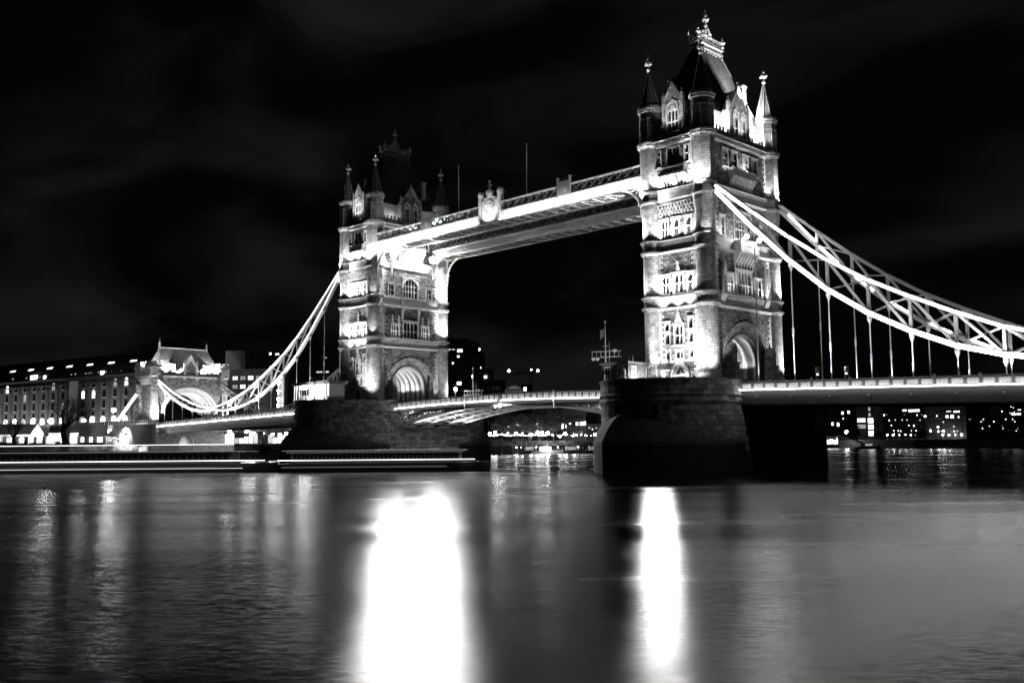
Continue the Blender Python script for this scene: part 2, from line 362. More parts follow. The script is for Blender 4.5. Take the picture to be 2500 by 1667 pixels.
def turret(parent, sx, sy, north_side_dark=False):
    cx, cy = sx*A_, sy*B_
    b = MB()
    b.lathe((cx,cy,0), [(1.95,-.7),(1.95,.3),(1.8,.42),(1.8,.75),(1.68,.9),(1.68,1.15),(1.55,1.3),(1.55,11.1),(1.68,11.2),(1.72,11.38),(1.95,11.5),(1.95,11.72),(1.7,11.8),
      (1.6,11.85),(1.6,12.6),(1.75,13.1),(1.75,13.14),(1.97,13.22),(1.97,13.4),(1.6,13.52),(1.55,13.6),(1.55,19.8),(1.68,19.9),(1.72,20.1),(1.97,20.2),(1.97,20.45),(1.7,20.52),
      (1.6,20.56),(1.6,21.4),(1.75,21.9),(1.95,22.0),(1.95,22.18),(1.6,22.3),(1.52,22.4),(1.52,27.4)], 24)
    ph = PI/8
    # corbelled change from round to octagon
    for k in range(8):
        a = ph+k*PI/4; a2 = ph+(k+1)*PI/4
        def q(r_, an, z): return (cx+r_*math.cos(an), cy+r_*math.sin(an), z)
        am = (a+a2)/2
        b.add([q(1.84,a,27.3), q(1.7,am,27.3), q(1.5,a+.0,24.6), q(1.3,a,24.6), q(1.3,a,27.3)], [(0,1,2),(0,2,3,4),(1,4,3,2),(0,4,1)])
        b.add([q(1.84,a,27.3), q(1.7,a-(am-a),27.3), q(1.5,a,24.6), q(1.3,a,27.3)], [(0,2,1),(1,2,3),(0,1,3)])
    b.lathe((cx,cy,0), [(1.84,27.25),(1.84,27.95),(1.9,28.05),(2.1,28.2),(2.1,28.5),(1.85,28.6),(1.8,28.65),(1.8,29.6),(1.9,29.75),(1.95,29.9),(1.95,30.1),(1.76,30.25),(1.76,36.9),
      (1.85,37.0),(1.9,37.15),(2.12,37.35),(2.12,37.55),(2.2,37.7),(2.2,37.95),(1.95,38.05),(1.66,38.1),(1.66,41.7),(1.8,41.8),(1.8,41.95),(1.7,42.0),(1.7,42.8),(1.95,43.05),(1.95,43.25),(2.1,43.4),(2.1,43.62),(1.9,43.7)], 8, ph)
    o = b.build('turret', 'stone', parent)
    c = MB()
    for k in range(8):   # corner shafts, blind panels and small merlons of the turret top
        a = ph+k*PI/4; r_ = 1.68
        c.tube((cx+r_*math.cos(a),cy+r_*math.sin(a),38.1), (cx+r_*math.cos(a),cy+r_*math.sin(a),41.8), .1, n=5)
        am = a+PI/8; rm = 1.66*math.cos(PI/8)
        u = Vector((-math.sin(am), math.cos(am), 0)); n_ = Vector((math.cos(am), math.sin(am), 0))
        fr = Fr((cx+n_.x*rm, cy+n_.y*rm, 0), u, n_)
        c.farc(fr, 0, 40.2, .36, .48, 0, PI, -.05, .09, 8, sq=1.7)
        c.fbox(fr, -.48, -.36, 38.6, 40.2, -.05, .09); c.fbox(fr, .36, .48, 38.6, 40.2, -.05, .09)
        c.fbox(fr, -.05, .05, 38.6, 40.4, -.05, .05)
        for j in (-1, 0, 1):
            rr = 1.98*math.cos(PI/8); fr2 = Fr((cx+n_.x*rr, cy+n_.y*rr, 0), u, n_); c.fbox(fr2, j*.5-.13, j*.5+.13, 43.6, 43.95, -.22, 0)
    c.build('tracery', 'trim', o)
    s = MB(); s.lathe((cx,cy,0), [(1.62,43.65),(1.55,43.9),(.2,49.7)], 8, ph); sp = s.build('spire', 'slate', o)
    r_ = MB()
    for k in range(8):
        a = ph+k*PI/4; p0 = Vector((cx+1.58*math.cos(a), cy+1.58*math.sin(a), 43.9)); p1 = Vector((cx+.2*math.cos(a), cy+.2*math.sin(a), 49.7)); r_.bar(p0, p1, .12, .12)
    r_.build('rib', 'lead', o)
    f_ = MB(); finial(f_, (cx, cy), 49.6, 52.9, 1.05); f_.build('finial', 'gilt', o)
    return o

def ledge(b, z, out=.35, h=.36):
    for fr, hu in ((FW,4.0),(FE,4.0),(FS,8.0),(FN,8.0)):
        b.fext(fr, -hu, hu, [(-.2,z-h),(out*.4,z-h),(out*.55,z-h*.55),(out,z-h*.4),(out,z-.04),(out*.5,z+.06),(-.2,z+.06)])
def coveband(b, z0, z1):
    for fr, hu in ((FW,4.0),(FE,4.0),(FS,8.0),(FN,8.0)):
        b.fext(fr, -hu, hu, [(-.2,z0+.05),(.06,z0+.07),(.08,z0+.9),(.22,z1-.3),(-.2,z1-.3)])

def make_tower(label, near):
    t = thing('bridge_tower', label, 'bridge tower', (0,0,TZ), 0, 'main gothic bridge towers')
    wins = []   # (face,u0,u1,z0,z1,n,transoms,...)
    # west (narrow) face
    Wn = [(-2.4,-1.75,8.05,9.1,1,None),(1.95,2.65,8.1,9.6,1,None),(-2.4,-1.7,6.05,7.4,1,None),(1.95,2.65,6.05,7.4,1,None),
          (-.65,.8,5.95,8.6,2,[.45]), (-2.3,-1.65,3.75,4.85,1,None),(-.45,.75,3.75,4.75,2,None),(2.0,2.65,3.75,4.8,1,None),
          (-2.75,-2.2,.1,1.2,1,None),(2.3,2.9,.1,1.15,1,None),
          (-2.9,-1.5,13.75,16.4,2,[.5]),(-.6,1.1,13.75,16.5,2,[.5]),(1.9,2.9,13.75,16.4,1,[.5]),
          (-2.75,-1.6,22.4,25.1,2,[.5]),(-.5,.55,22.4,25.1,1,[.5]),(1.85,2.85,22.4,25.05,1,[.5]),
          (-3.3,-2.55,33.8,36.3,1,[.5]),(-1.15,1.0,33.7,36.4,3,[.5]),(2.0,2.75,33.8,36.3,1,[.5])]
    wh = [(a,c,e,f_) for a,c,e,f_,n,tr in Wn]+[(-.65,1.05,.0,2.1)]
    if near:
        Sn = [(-6.3,-5.1,22.5,25.2,2,[.45]),(-2.3,2.3,22.4,26.5,6,[.35,.68]),(5.1,6.3,22.5,25.2,2,[.45]),
              (-4.9,-3.1,13.8,16.4,3,[.45]),(-2.1,2.1,13.7,17.3,5,[.4]),(3.1,4.9,13.8,16.4,3,[.45]),
              (-5.05,-3.6,33.4,35.9,2,[.5]),(-2.4,-1.0,33.5,35.9,2,[.5]),(.9,2.3,33.5,35.9,2,[.5]),(3.5,4.9,33.4,35.9,2,[.5])]
    else:
        Sn = [(-6.0,-4.6,22.6,24.7,2,[.5]),(-2.1,1.9,22.35,26.3,5,[.33,.62]),(4.4,5.8,22.6,24.7,2,[.5]),
              (-5.1,-3.2,13.7,16.2,3,[.5]),(-1.9,1.9,13.65,17.0,4,[.4]),(3.1,5.0,13.7,16.2,3,[.5]),
              (-5.05,-3.6,33.4,35.9,2,[.5]),(-2.4,-1.0,33.5,35.9,2,[.5]),(.9,2.3,33.5,35.9,2,[.5]),(3.5,4.9,33.4,35.9,2,[.5])]
    sh = [x[:4] for x in Sn]
    w = MB()
    fwall(w, FW, -4.3, 4.3, -.7, 37.9, wh); fwall(w, FE, -4.3, 4.3, -.7, 37.9, [])
    fwall(w, FS, -8.5, 8.5, 11.4, 37.9, sh); fwall(w, FN, -8.5, 8.5, 11.4, 37.9, [])
    archwall(w, FS, -8.5, 8.5, -.7, 11.4, 6.3, 2.8); archwall(w, FN, -8.5, 8.5, -.7, 11.4, 6.3, 2.8)
    wobj = w; wn = len(w.f)
    # quoins beside the turrets
    q = MB()
    for fr, hu in ((FW,3.35),(FS,7.45)):
        for z0, z1 in ((0,11.1),(13.5,19.8),(22.3,27.9),(30.2,37.0)):
            z = z0; k = 0
            while z < z1-.3:
                ln = .55 if k % 2 else .95
                q.fbox(fr, -hu-.3, -hu+ln-.25, z, z+.34, -.1, .07); q.fbox(fr, hu-ln+.25, hu+.3, z, z+.34, -.1, .07); z += .42; k += 1
    w.add(q.v, q.f); wo = w.build('wall', 'rubble', t); wo.data.materials.append(M['trim'])
    for p_ in wo.data.polygons[wn:]: p_.material_index = 1
    for x in Wn: window(t, FW, *x[:4], n=x[4], tr=x[5], hood=(x[3] < 30))
    for x in Sn: window(t, FS, *x[:4], n=x[4], tr=x[5], hood=True)
    # arched head of the great window
    if not near:
        h = MB(); h.farc(FS, -.1, 24.3, 2.0, 2.5, 0, PI, -.1, .22, 18)
        h.fprism(FS, [(-2.1,26.35),(-2.1,24.3)]+[(-.1+2.0*math.cos(PI-PI*i/16/2), 24.3+2.0*math.sin(PI-PI*i/16/2)) for i in range(17)], -.2, .02)
        h.fprism(FS, [(-.1+2.0*math.cos(PI/2-PI*i/16/2), 24.3+2.0*math.sin(PI/2-PI*i/16/2)) for i in range(17)]+[(1.9,26.35)], -.2, .02)
        h.build('window_arch', 'trim', t)
    # west doorway: pointed arch with fanlight
    d = MB(); fr = Fr((.2,-9.7,0),(1,0,0),(0,-1,0))
    for k, (r0, dd) in enumerate(((1.62,.32),(1.36,.22),(1.12,.12))):
        rr = 1.55*r0; c_ = rr-r0
        for s in (1, -1):
            pts = []
            am = math.acos(c_/rr)
            for i in range(9):
                a = am*i/8; pts.append((s*(rr*math.cos(a)-c_), .95+rr*math.sin(a)))
            rr2 = rr-.24
            for i in range(8):
                a, a2 = am*i/8, am*(i+1)/8
                d.fprism(fr, [(s*(rr*math.cos(a)-c_), .95+rr*math.sin(a)), (s*(rr*math.cos(a2)-c_), .95+rr*math.sin(a2)), (s*(rr2*math.cos(a2)-c_), .95+rr2*math.sin(a2)), (s*(rr2*math.cos(a)-c_), .95+rr2*math.sin(a))], -.1, dd)
            d.fbox(fr, min(s*r0, s*(r0-.24)), max(s*r0, s*(r0-.24)), 0, .95, -.1, dd)
    d.fbox(fr, -.85, .85, .95, 1.2, -.3, .1)
    do = d.build('doorway', 'trim', t)
    MB().fbox(fr, -.8, .8, 0, .95, -.42, -.3).build('door', 'bluesteel', do)
    MB().fbox(fr, -.85, .85, .95, 2.1, -.45, -.36).build('glass', 'glass', do)
    e = MB()
    for k in range(-2, 3): e.fbox(fr, k*.28-.035, k*.28+.035, 1.2, 2.1, -.35, -.25)
    e.build('tracery', 'trim', do)
    # horizontal plat bands across the west base, niche head
    pb = MB(); pb.fbox(FW, -3.5, 3.5, 5.35, 5.62, -.1, .14); pb.build('plat_band', 'trim', t); pb = MB(); pb.fbox(FW, -3.5, 3.5, 3.05, 3.4, -.1, .16)
    pb.build('plat_band', 'trim', t); pb = MB(); pb.fbox(FW, -.95, 1.1, 5.6, 5.8, -.1, .3); pb.build('niche_sill', 'trim', t); pb = MB(); pb.fprism(FW, [(-.9,8.75),(1.05,8.75),(.08,10.6)], -.1, .2)
    pb.lathe((.08,-9.9,10.4), [(.2,0),(.3,.25),(.12,.4),(.2,.6),(.02,1.0)], 6); pb.build('niche_head', 'trim', t); pb = MB(); pb.fprism(FW, [(-.2,16.7),(.7,16.7),(.25,18.4)], -.1, .25); pb.lathe((.25,-9.9,18.2), [(.15,0),(.25,.2),(.1,.35),(.02,.8)], 6)
    pb.build('niche_head', 'trim', t)
    # machicolation rows under the third string course (west)
    mc = MB()
    for r_ in range(3):
        for k in range(11):
            u = -3.0+k*.6+(.3 if r_ % 2 else 0)
            if u > 3.2: continue
            mc.fbox(FW, u-.13, u+.13, 25.9+r_*.62, 26.3+r_*.62, -.1, .28+.06*r_)
        mc.fbox(FW, -3.3, 3.3, 26.34+r_*.62, 26.46+r_*.62, -.1, .26+.06*r_)
    mc.build('corbel_table', 'trim', t)
    # stage string courses
    sc = MB()
    for z in (11.55, 20.3, 28.4): ledge(sc, z, .4, .4)
    for z in (13.32, 22.07, 30.05): ledge(sc, z, .36, .34)
    coveband(sc, 11.6, 13.32); coveband(sc, 20.35, 22.07); coveband(sc, 28.45, 30.05)
    ledge(sc, 37.25, .32, .5); ledge(sc, 37.9, .55, .42)
    for fr, hu in ((FW,3.2),(FS,7.3),(FN,7.3)):
        k = -hu
        while k < hu: sc.fbox(fr, k, k+.16, 37.1, 37.5, -.1, .42); k += .42
    sc.build('string_course', 'trim', t)
    # corbelled balconies at the top stage
    for fr, hu, z0 in ((FW,2.3,31.2),(FS,3.4,31.2)):
        cb = MB(); cb.fbox(fr, -hu, hu, z0+.7, z0+1.05, -.1, .95); cb.fbox(fr, -hu+.08, hu-.08, z0+1.05, z0+1.9, .72, .87)
        for s in (-1, 1): cb.fbox(fr, s*(hu-.1)-.1, s*(hu-.1)+.1, z0+1.05, z0+2.1, -.1, .93)
        cb.fbox(fr, -hu, hu, z0+1.9, z0+2.05, .68, .95)
        k = -hu+.25
        while k < hu:
            cb.fext(fr, k-.12, k+.12, [(-.1,z0-.9),(.12,z0-.85),(.25,z0-.3),(.6,z0+.1),(.9,z0+.7),(-.1,z0+.7)]); k += .62
        cb.build('balcony', 'trim', t)
    # parapet with merlons, four dormer gables
    for fr, hu, gw in ((FW,3.6,1.75),(FE,3.6,1.75),(FS,7.6,2.75),(FN,7.6,2.75)):
        for s in (-1, 1):
            pp = MB(); a, c = sorted((s*gw, s*hu)); pp.fbox(fr, a, c, 37.9, 38.9, -.35, .02)
            k = a+.15
            while k+.55 < c+.2: pp.fbox(fr, k, min(k+.5, c), 38.9, 39.6, -.352, .022); k += .95
            pp.build('parapet', 'stone', t)
    for fr, gw, ap, sh_, twin in ((FW,1.75,46.6,43.6,0),(FS,2.65,46.8,42.9,1),(FE,1.75,46.6,43.6,0),(FN,2.65,46.8,42.9,1)):
        gb = MB()
        if twin: hol = [(-1.75,-.45,38.6,41.9),(.45,1.75,38.6,41.9)]
        else: hol = [(-1.0,1.0,39.0,42.3)]
        detail = fr in (FW, FS)
        if not detail: hol = []
        fr2 = Fr(fr.P(0,0,.06), fr.u, fr.n)
        fwall(gb, fr2, -gw, gw, 37.9, sh_, hol)
        gb.fprism(fr2, [(-gw,sh_),(gw,sh_),(0,ap)], -.4, 0)
        for s in (-1, 1):
            gb.fbox(fr2, min(s*gw, s*(gw-.02)), max(s*gw, s*(gw-.02)), 37.9, sh_, -3.2, 0)
            gb.fbox(fr2, s*gw-.22, s*gw+.22, 37.9, sh_+1.0, -.4, .18)
            gb.lathe(tuple(fr2.P(s*gw, sh_+1.0, -.1)), [(.32,0),(.38,.2),(.3,.3),(.16,.5),(.2,.7),(.03,1.1)], 6)
            gb.fprism(fr2, [(s*gw,sh_),(s*(gw+.15),sh_+.12),(0,ap+.35),(0,ap-.05)][::1], -.35, .2)
        gb.fbox(fr2, -gw, gw, sh_-.22, sh_, -.1, .14)
        gb.lathe(tuple(fr2.P(0, ap+.2, -.1)), [(.2,0),(.28,.15),(.1,.3),(.03,.9)], 6)
        go = gb.build('gable', 'stone', t)
        rf = MB(); rf.fprism(fr2, [(-gw,sh_-.3),(gw,sh_-.3),(0,ap-.2)], -4.6, -.42); rf.build('dormer_roof', 'slate', go)
        if detail:
            for h in hol:
                window(go, fr2, *h, n=2 if twin else 3, tr=[.45], hood=False, sur=.12, name='gable_window')
                x = MB(); uc = (h[0]+h[1])/2; hw = (h[1]-h[0])/2+.12
                x.farc(fr2, uc, h[3]+.1, hw-.16, hw, 0, PI, -.05, .2, 12, sq=1.35); x.farc(fr2, uc, h[3]+.1, .05, hw*.45, 0, PI, -.05, .1, 8, sq=1.4)
                x.lathe(tuple(fr2.P(uc, h[3]+.1+hw*1.3, .1)), [(.12,0),(.18,.15),(.03,.5)], 6)
                x.build('hood_mould', 'trim', go)
    # inner drum wall and steep hipped roof
    rw = MB(); rw.box(-3.9, 3.9, -7.9, 7.9, 37.8, 42.7); rw.build('attic_wall', 'trim', t)
    def rr(x, y, z): return [(-x,-y,z),(x,-y,z),(x,y,z),(-x,y,z)]
    rb = MB(); rb.loft([rr(4.3,8.2,42.5), rr(4.25,8.15,42.75), rr(.55,3.3,54.3)]); ro = rb.build('roof', 'slate', t)
    lc = MB(); lc.loft([rr(.6,3.35,54.1), rr(.85,3.6,54.4), rr(.85,3.6,54.6), rr(.65,3.4,54.7), rr(.65,3.4,55.0), rr(.95,3.7,55.2), rr(.95,3.7,55.35)])
    for k in range(9):
        y = -3.3+k*.825
        for s in (-1, 1): lc.ball((s*.78, y, 53.95), .17, 6)
    for a, c in (((4.2,8.1,42.8),(.55,3.3,54.3)),):
        for sx in (1,-1):
            for sy in (1,-1): lc.bar((sx*a[0],sy*a[1],a[2]), (sx*c[0],sy*c[1],c[2]), .16, .16)
    lc.build('ridge_cap', 'lead', ro)
    cg = MB()
    for sx in (-1, 1):
        for sy in (-1, 1): finial(cg, (sx*.8, sy*3.5), 55.3, 57.9, .75)
        for k in range(13):
            y = -3.3+k*.55; cg.bar((sx*.8,y,55.3),(sx*.8,y,56.5),.06); cg.ball((sx*.8,y,56.55), .13, 6)
        cg.bar((sx*.8,-3.5,55.7),(sx*.8,3.5,55.7),.06); cg.bar((sx*.8,-3.5,56.2),(sx*.8,3.5,56.2),.06)
        for k in range(5):
            cg.bar((sx*.8,-2.2+k*.5,56.4),(sx*.3,-.9+k*.4,57.6+.2*(2-abs(k-2))),.06)
            cg.ball((sx*.4,-1.1+k*.5,57.5+.35*(2-abs(k-2))), .15, 6)
    cg.tube((0,0,55.3),(0,0,58.4),.12)
    for k, z in enumerate((56.6,57.4,58.1)):
        for i in range(6):
            a = i*PI/3; rr_ = .9-.22*k; cg.ball((rr_*math.cos(a), rr_*math.sin(a), z), .17, 6); cg.bar((0,0,z-.3),(rr_*math.cos(a), rr_*math.sin(a), z),.06)
    finial(cg, (0,0), 58.2, 61.5, .95)
    cg.build('cresting', 'gilt', ro)
    for sx, sy in ((1,1),(-1,-1)):
        ch = MB()
        x, y = sx*3.0, sy*5.4
        ch.box(x-.5,x+.5,y-.5,y+.5,38,48.8); ch.box(x-.65,x+.65,y-.65,y+.65,48.8,49.15); ch.box(x-.58,x+.58,y-.58,y+.58,46.2,46.5)
        ch.tube((x,y,49.1),(x,y,49.6),.2,n=8)
        ch.build('chimney', 'trim', t)
    # road arch: stepped mouldings, vault and ribs
    for fr in (FS, FN):
        am_ = MB()
        for k in range(4):
            r1 = 6.42-.4*k; r0 = r1-.42; dz = .12-.28*k
            am_.farc(fr, 0, 2.8, r0, r1, 0, PI, dz-.5, dz, 28)
            for s in (-1, 1):
                a, c = sorted((s*r0, s*r1)); am_.fbox(fr, a, c, -.7, 2.8, dz-.5, dz)
        am_.farc(fr, 0, 2.8, 6.42, 6.62, .05, PI-.05, -.1, .26, 28)
        if fr is FS and not near:
            for k in range(21):
                u = -4.9+k*.49; am_.fbox(fr, u-.07, u+.07, 9.75, 10.75, -.1, .14); am_.farc(fr, u+.245, 10.55, .12, .2, 0, PI, -.1, .14, 5)
            am_.fbox(fr, -5.1, 5.1, 10.8, 11.0, -.1, .2)
        am_.build('archway', 'stone', t)
    vt = MB(); fr = Fr((0,0,0),(0,1,0),(1,0,0))
    vt.farc(fr, 0, 2.8, 4.75, 5.1, 0, PI, -5.1, 5.1, 28)
    for s in (-1, 1):
        a, c = sorted((s*4.75, s*5.1)); vt.fbox(fr, a, c, -.7, 2.8, -5.1, 5.1)
    vt.build('vault', 'bluesteel', t)  # dark paint puts the shade between the ribs into the vault colour
    for k in range(6):
        rbm = MB(); x = -4.3+k*1.72
        rbm.farc(fr, 0, 2.8, 4.3, 4.78, 0, PI, x-.24, x+.24, 28)
        for s in (-1, 1):
            a, c = sorted((s*4.3, s*4.78)); rbm.fbox(fr, a, c, -.5, 2.8, x-.24, x+.24)
        rbm.build('vault_rib', 'trim', t)
    MB().box(-5.5,5.5,-7.6,-5.1,-.7,11.3).box(-5.5,5.5,5.1,7.6,-.7,11.3).box(-5.2,5.2,-5.1,5.1,8.3,11.3).build('abutment_core', 'dark', t)
    # stage-two centre bay bracket / balcony, apron panels
    if near:
        bl = MB(); bl.fbox(FS, -2.6, 2.6, 20.0, 20.3, -.1, 1.5)
        bl.fbox(FS, -2.6, 2.6, 20.3, 21.7, 1.3, 1.42); bl.fbox(FS, -2.65, 2.65, 21.7, 21.9, 1.22, 1.52)
        for s in (-1, 1): bl.fbox(FS, s*2.55-.12, s*2.55+.12, 20.3, 21.85, -.1, 1.45)
        for k in range(7): bl.fext(FS, -2.5+k*.83-.13, -2.5+k*.83+.13, [(-.1,17.4),(.15,17.5),(.3,18.4),(.9,19.2),(1.3,20.0),(-.1,20.0)])
        for k in range(9): bl.farc(FS, -2.2+k*.55, 21.0, .12, .2, 0, 2*PI, 1.41, 1.47, 8)
        bl.build('balcony', 'trim', t)
        for s in (-1, 1):   # canopied niches with figures
            ni = MB(); u = s*6.2
            ni.fext(FS, u-.55, u+.55, [(-.1,12.0),(.2,12.2),(.7,13.2),(-.1,13.2)]); ni.fbox(FS, u-.5, u-.38, 13.2, 16.0, .3, .75); ni.fbox(FS, u+.38, u+.5, 13.2, 16.0, .3, .75)
            ni.fprism(FS, [(u-.6,16.0),(u+.6,16.0),(u,18.4)], -.1, .8); ni.lathe(tuple(FS.P(u,18.2,.35)), [(.2,0),(.3,.2),(.1,.4),(.03,1.0)], 6)
            for q_ in (-1,1): ni.lathe(tuple(FS.P(u+q_*.5,16.0,.6)), [(.12,0),(.14,.8),(.02,1.7)], 5)
            ni.lathe(tuple(FS.P(u,13.2,.4)), [(.3,0),(.32,.4),(.22,1.1),(.3,1.5),(.26,1.8),(.12,1.9),(.17,2.1),(.14,2.3),(.02,2.4)], 8)
            ni.build('niche', 'trim', t)
    else:
        bl = MB(); bl.fbox(FS, -2.6, 2.4, 20.2, 21.9, -.1, .75)
        for k in range(9): bl.fbox(FS, -2.3+k*.55-.09, -2.3+k*.55+.09, 20.6, 21.4, .7, .85)
        bl.fbox(FS, -2.7, 2.5, 21.9, 22.15, -.1, .95); bl.fbox(FS, -2.7, 2.5, 20.05, 20.25, -.1, .95)
        for s in (-2.3, 2.1): bl.fext(FS, s-.25, s+.25, [(-.1,17.2),(.15,17.4),(.3,18.5),(.75,20.1),(-.1,20.1)])
        bl.build('oriel', 'trim', t)
        for u in (-5.0,-3.3,3.2,4.9): MB().lathe(tuple(FS.P(u,16.4,.15)), [(.16,0),(.2,.7),(.3,.9),(.12,1.1),(.2,1.4),(.02,2.1)], 6).build('pinnacle', 'trim', t)
    ap = MB()
    for u0, u1 in ((-4.9,-2.5),(-2.2,2.2),(2.5,4.9)):
        ap.fbox(FS, u0, u1, 11.95, 12.05, -.1, .2); ap.fbox(FS, u0, u1, 12.85, 12.98, -.1, .26)
        n = int((u1-u0)/.5)
        for k in range(n+1): ap.fbox(FS, u0+(u1-u0)*k/n-.05, u0+(u1-u0)*k/n+.05, 12.05, 12.85, -.1, .2)
    ap.build('apron', 'trim', t)
    # gabled buttresses beside the arch
    for s in (-1, 1):
        bu = MB(); u = s*5.55
        bu.fbox(FS, u-.65, u+.65, -.7, 2.6, .15, 1.9); bu.fbox(FS, u-.8, u+.8, 2.6, 2.85, .15, 2.05); bu.fbox(FS, u-.5, u+.5, 2.85, 4.3, .15, 1.6)
        bu.fprism(FS, [(u-.6,4.3),(u+.6,4.3),(u,5.7)], .15, 1.7); bu.lathe(tuple(FS.P(u,5.5,.9)), [(.15,0),(.22,.2),(.03,.7)], 6)
        bu.build('buttress', 'stone', t)
    for sx in (1,-1):
        for sy in (-1,1): turret(t, sx, sy)
    return t
towerN = make_tower('nearer and taller-looking gothic bridge tower, four spired turrets, on the right', True); towerN.location = (41.15, 0, TZ)
towerF = make_tower('farther gothic bridge tower left of centre, road arch facing us', False); towerF.location = (-41.15, 0, TZ)

# floodlights, mostly unseen, inferred from the lit walls
def flood(parent, pos, tgt, watts, ang=100, rad=.12, blend=.7, body=True):
    if body:
        b = MB(); d = (Vector(tgt)-Vector(pos)).normalized(); p = Vector(pos)
        b.bar(p-d*.32, p-d*.1, .3, .24); b.bar(p-d*.25, p-d*.25-Vector((0,0,.3)), .06); b.build('floodlight', 'bluesteel', parent)
    spot(parent, pos, tgt, watts, ang, rad, blend)
def tower_lights(t, near):
    k = 1.0
    # west face: ground, stage 2, stage 3, top stage
    for u, e in ((-1.8,3600),(1.2,2800),(4.4,3000)): flood(t, (u,-16.0,.25), (u*.8,-9.7,7.0), e, 62)
    flood(t, (8.6,-13.8,.2), (5.0,-9.9,6.0), 4200 if near else 3400, 62)
    flood(t, (-4.7,-15.4,.2), (-5.0,-9.6,7), 3000, 50)
    for u, e in ((-2.6,420),(.1,300),(2.2,130)): flood(t, (u,-10.25,11.75), (u,-9.78,12.8), e*.35, 150, body=False)
    for z, es in ((13.45,(1500,1900,900)),(22.2,(1400,1700,800))):
        for u, e in zip((-2.5,-.2,2.2), es): flood(t, (u,-10.75,z+.1), (u,-9.6,z+2.9), e*(1 if near else .9), 120, body=False)
    flood(t, (0,-12.6,38.6), (0,-9.7,43.5), 900 if near else 1500, 80, body=False)
    for u, e in ((-2.6,1000),(.1,1100),(2.6,700)): flood(t, (u,-10.55,30.25), (u,-9.8,33.5), e, 130, body=False)
    flood(t, (-3.2,-10.9,28.5), (-.5,-9.9,29.6), 500, 140, body=False)
    # turrets, top stage (light ladder from below)
    flood(t, (5.6,-12.6,28.6), (4.95,-9.4,33.0), 3600, 62, body=False)
    flood(t, (-6.6,-12.0,28.2), (-4.95,-9.4,33.5), 3200, 66, body=False)
    flood(t, (6.9,-11.2,21.0), (4.95,-9.6,26.8), 620, 50, body=False)
    flood(t, (-6.5,-11.8,22.4), (-4.95,-9.6,26.5), 1900, 90, body=False)
    flood(t, (-7.0,-12.4,13.7), (-4.95,-9.6,17.5), 1200, 90, body=False)
    # roof well behind the parapet
    for x, y in ((-4.6,-7.2),(4.6,-7.0),(4.7,7.0),(4.65,-4.2),(4.65,4.2),(-4.6,7.1)):
        l = point(t, (x*.99, y, 39.6), 1000 if near else 40, .3)
    # vault
    for x in (3.4, 1.7, 0, -1.7, -3.4):
        flood(t, (x,3.9,2.0), (x,3.6,7.0), 420 if abs(x-1.7) < .1 or abs(x+1.7) < .1 else 200, 120, body=False)
tower_lights(towerN, True); tower_lights(towerF, False)
# near tower only: south face and SE turret
for (p_, q_, e, a) in (((9.6,11.4,.3),(5.6,9.6,6.5),6500,70), ((8.2,10.4,13.6),(5.2,9.6,17),5000,80), ((8.4,9.8,29.0),(5.2,9.3,33.5),5000,50),
                       ((1.2,13.0,38.2),(4.6,9.1,47),9000,60), ((4.7,4.6,43.0),(4.95,9.1,47.3),7500,60), ((7.2,5.2,40.5),(2.8,4.6,47.5),20000,64), ((6.0,6.4,41.5),(2.6,6.6,47),900,90), ((8.0,1.0,44.0),(1.6,.9,52),5000,50), ((3.6,-3.0,55.5),(0,0,59.5),500,70), ((5.2,-2.8,47),(.8,-3.3,56.5),1800,34), ((-6.4,-12.2,45.5),(-4.9,-9.1,52),1300,24), ((6.6,-7.0,22.3),(5.5,-5.7,24),160,110),
                       ((6.9,5.6,13.5),(5.6,5.0,16),420,110), ((6.9,-4.0,13.5),(5.6,-4.0,16),300,110), ((6.9,1.0,13.5),(5.6,1.0,16),200,110),
                       ((9.6,-1.0,3.0),(5.5,0,20),350,120), ((6.8,-4.3,32.3),(5.7,-4.3,35),110,120), ((6.8,.5,33.2),(5.7,.5,35),260,120), ((9.5,0,38.3),(5.6,0,43),1400,80), ((6.4,7.5,30.3),(5.6,7.2,34),500,70)):
    flood(towerN, p_, q_, e, a, body=False)
# far tower only: south face as seen over the river
for (p_, q_, e, a) in (((7.4,-5.8,30.6),(5.5,-5.2,25),3400,150), ((7.4,5.6,30.6),(5.5,5.0,25),3800,150), ((7.4,0,30.6),(5.5,0,25),2400,150), ((7.0,-2.6,28.7),(5.5,-2.6,30),700,150), ((7.0,3.0,28.7),(5.5,3.0,30),800,150), ((9.0,7.6,20.8),(5.2,9.3,26.5),5200,70),
                       ((8.8,8.0,13.8),(5.2,9.3,18.5),3600,80), ((11,-3,.6),(5.5,0,11),1500,110), ((11,5,.6),(5.5,3,11),1100,110), ((9.5,9.5,.4),(5.3,9.2,6),500,80),
                       ((6.7,-4.1,13.5),(5.6,-4.1,16),110,110), ((6.7,4.1,13.5),(5.6,4.1,16),160,110), ((6.9,-11.5,13.6),(5.0,-9.6,18),500,70)):
    flood(towerF, p_, q_, e, a, body=False)
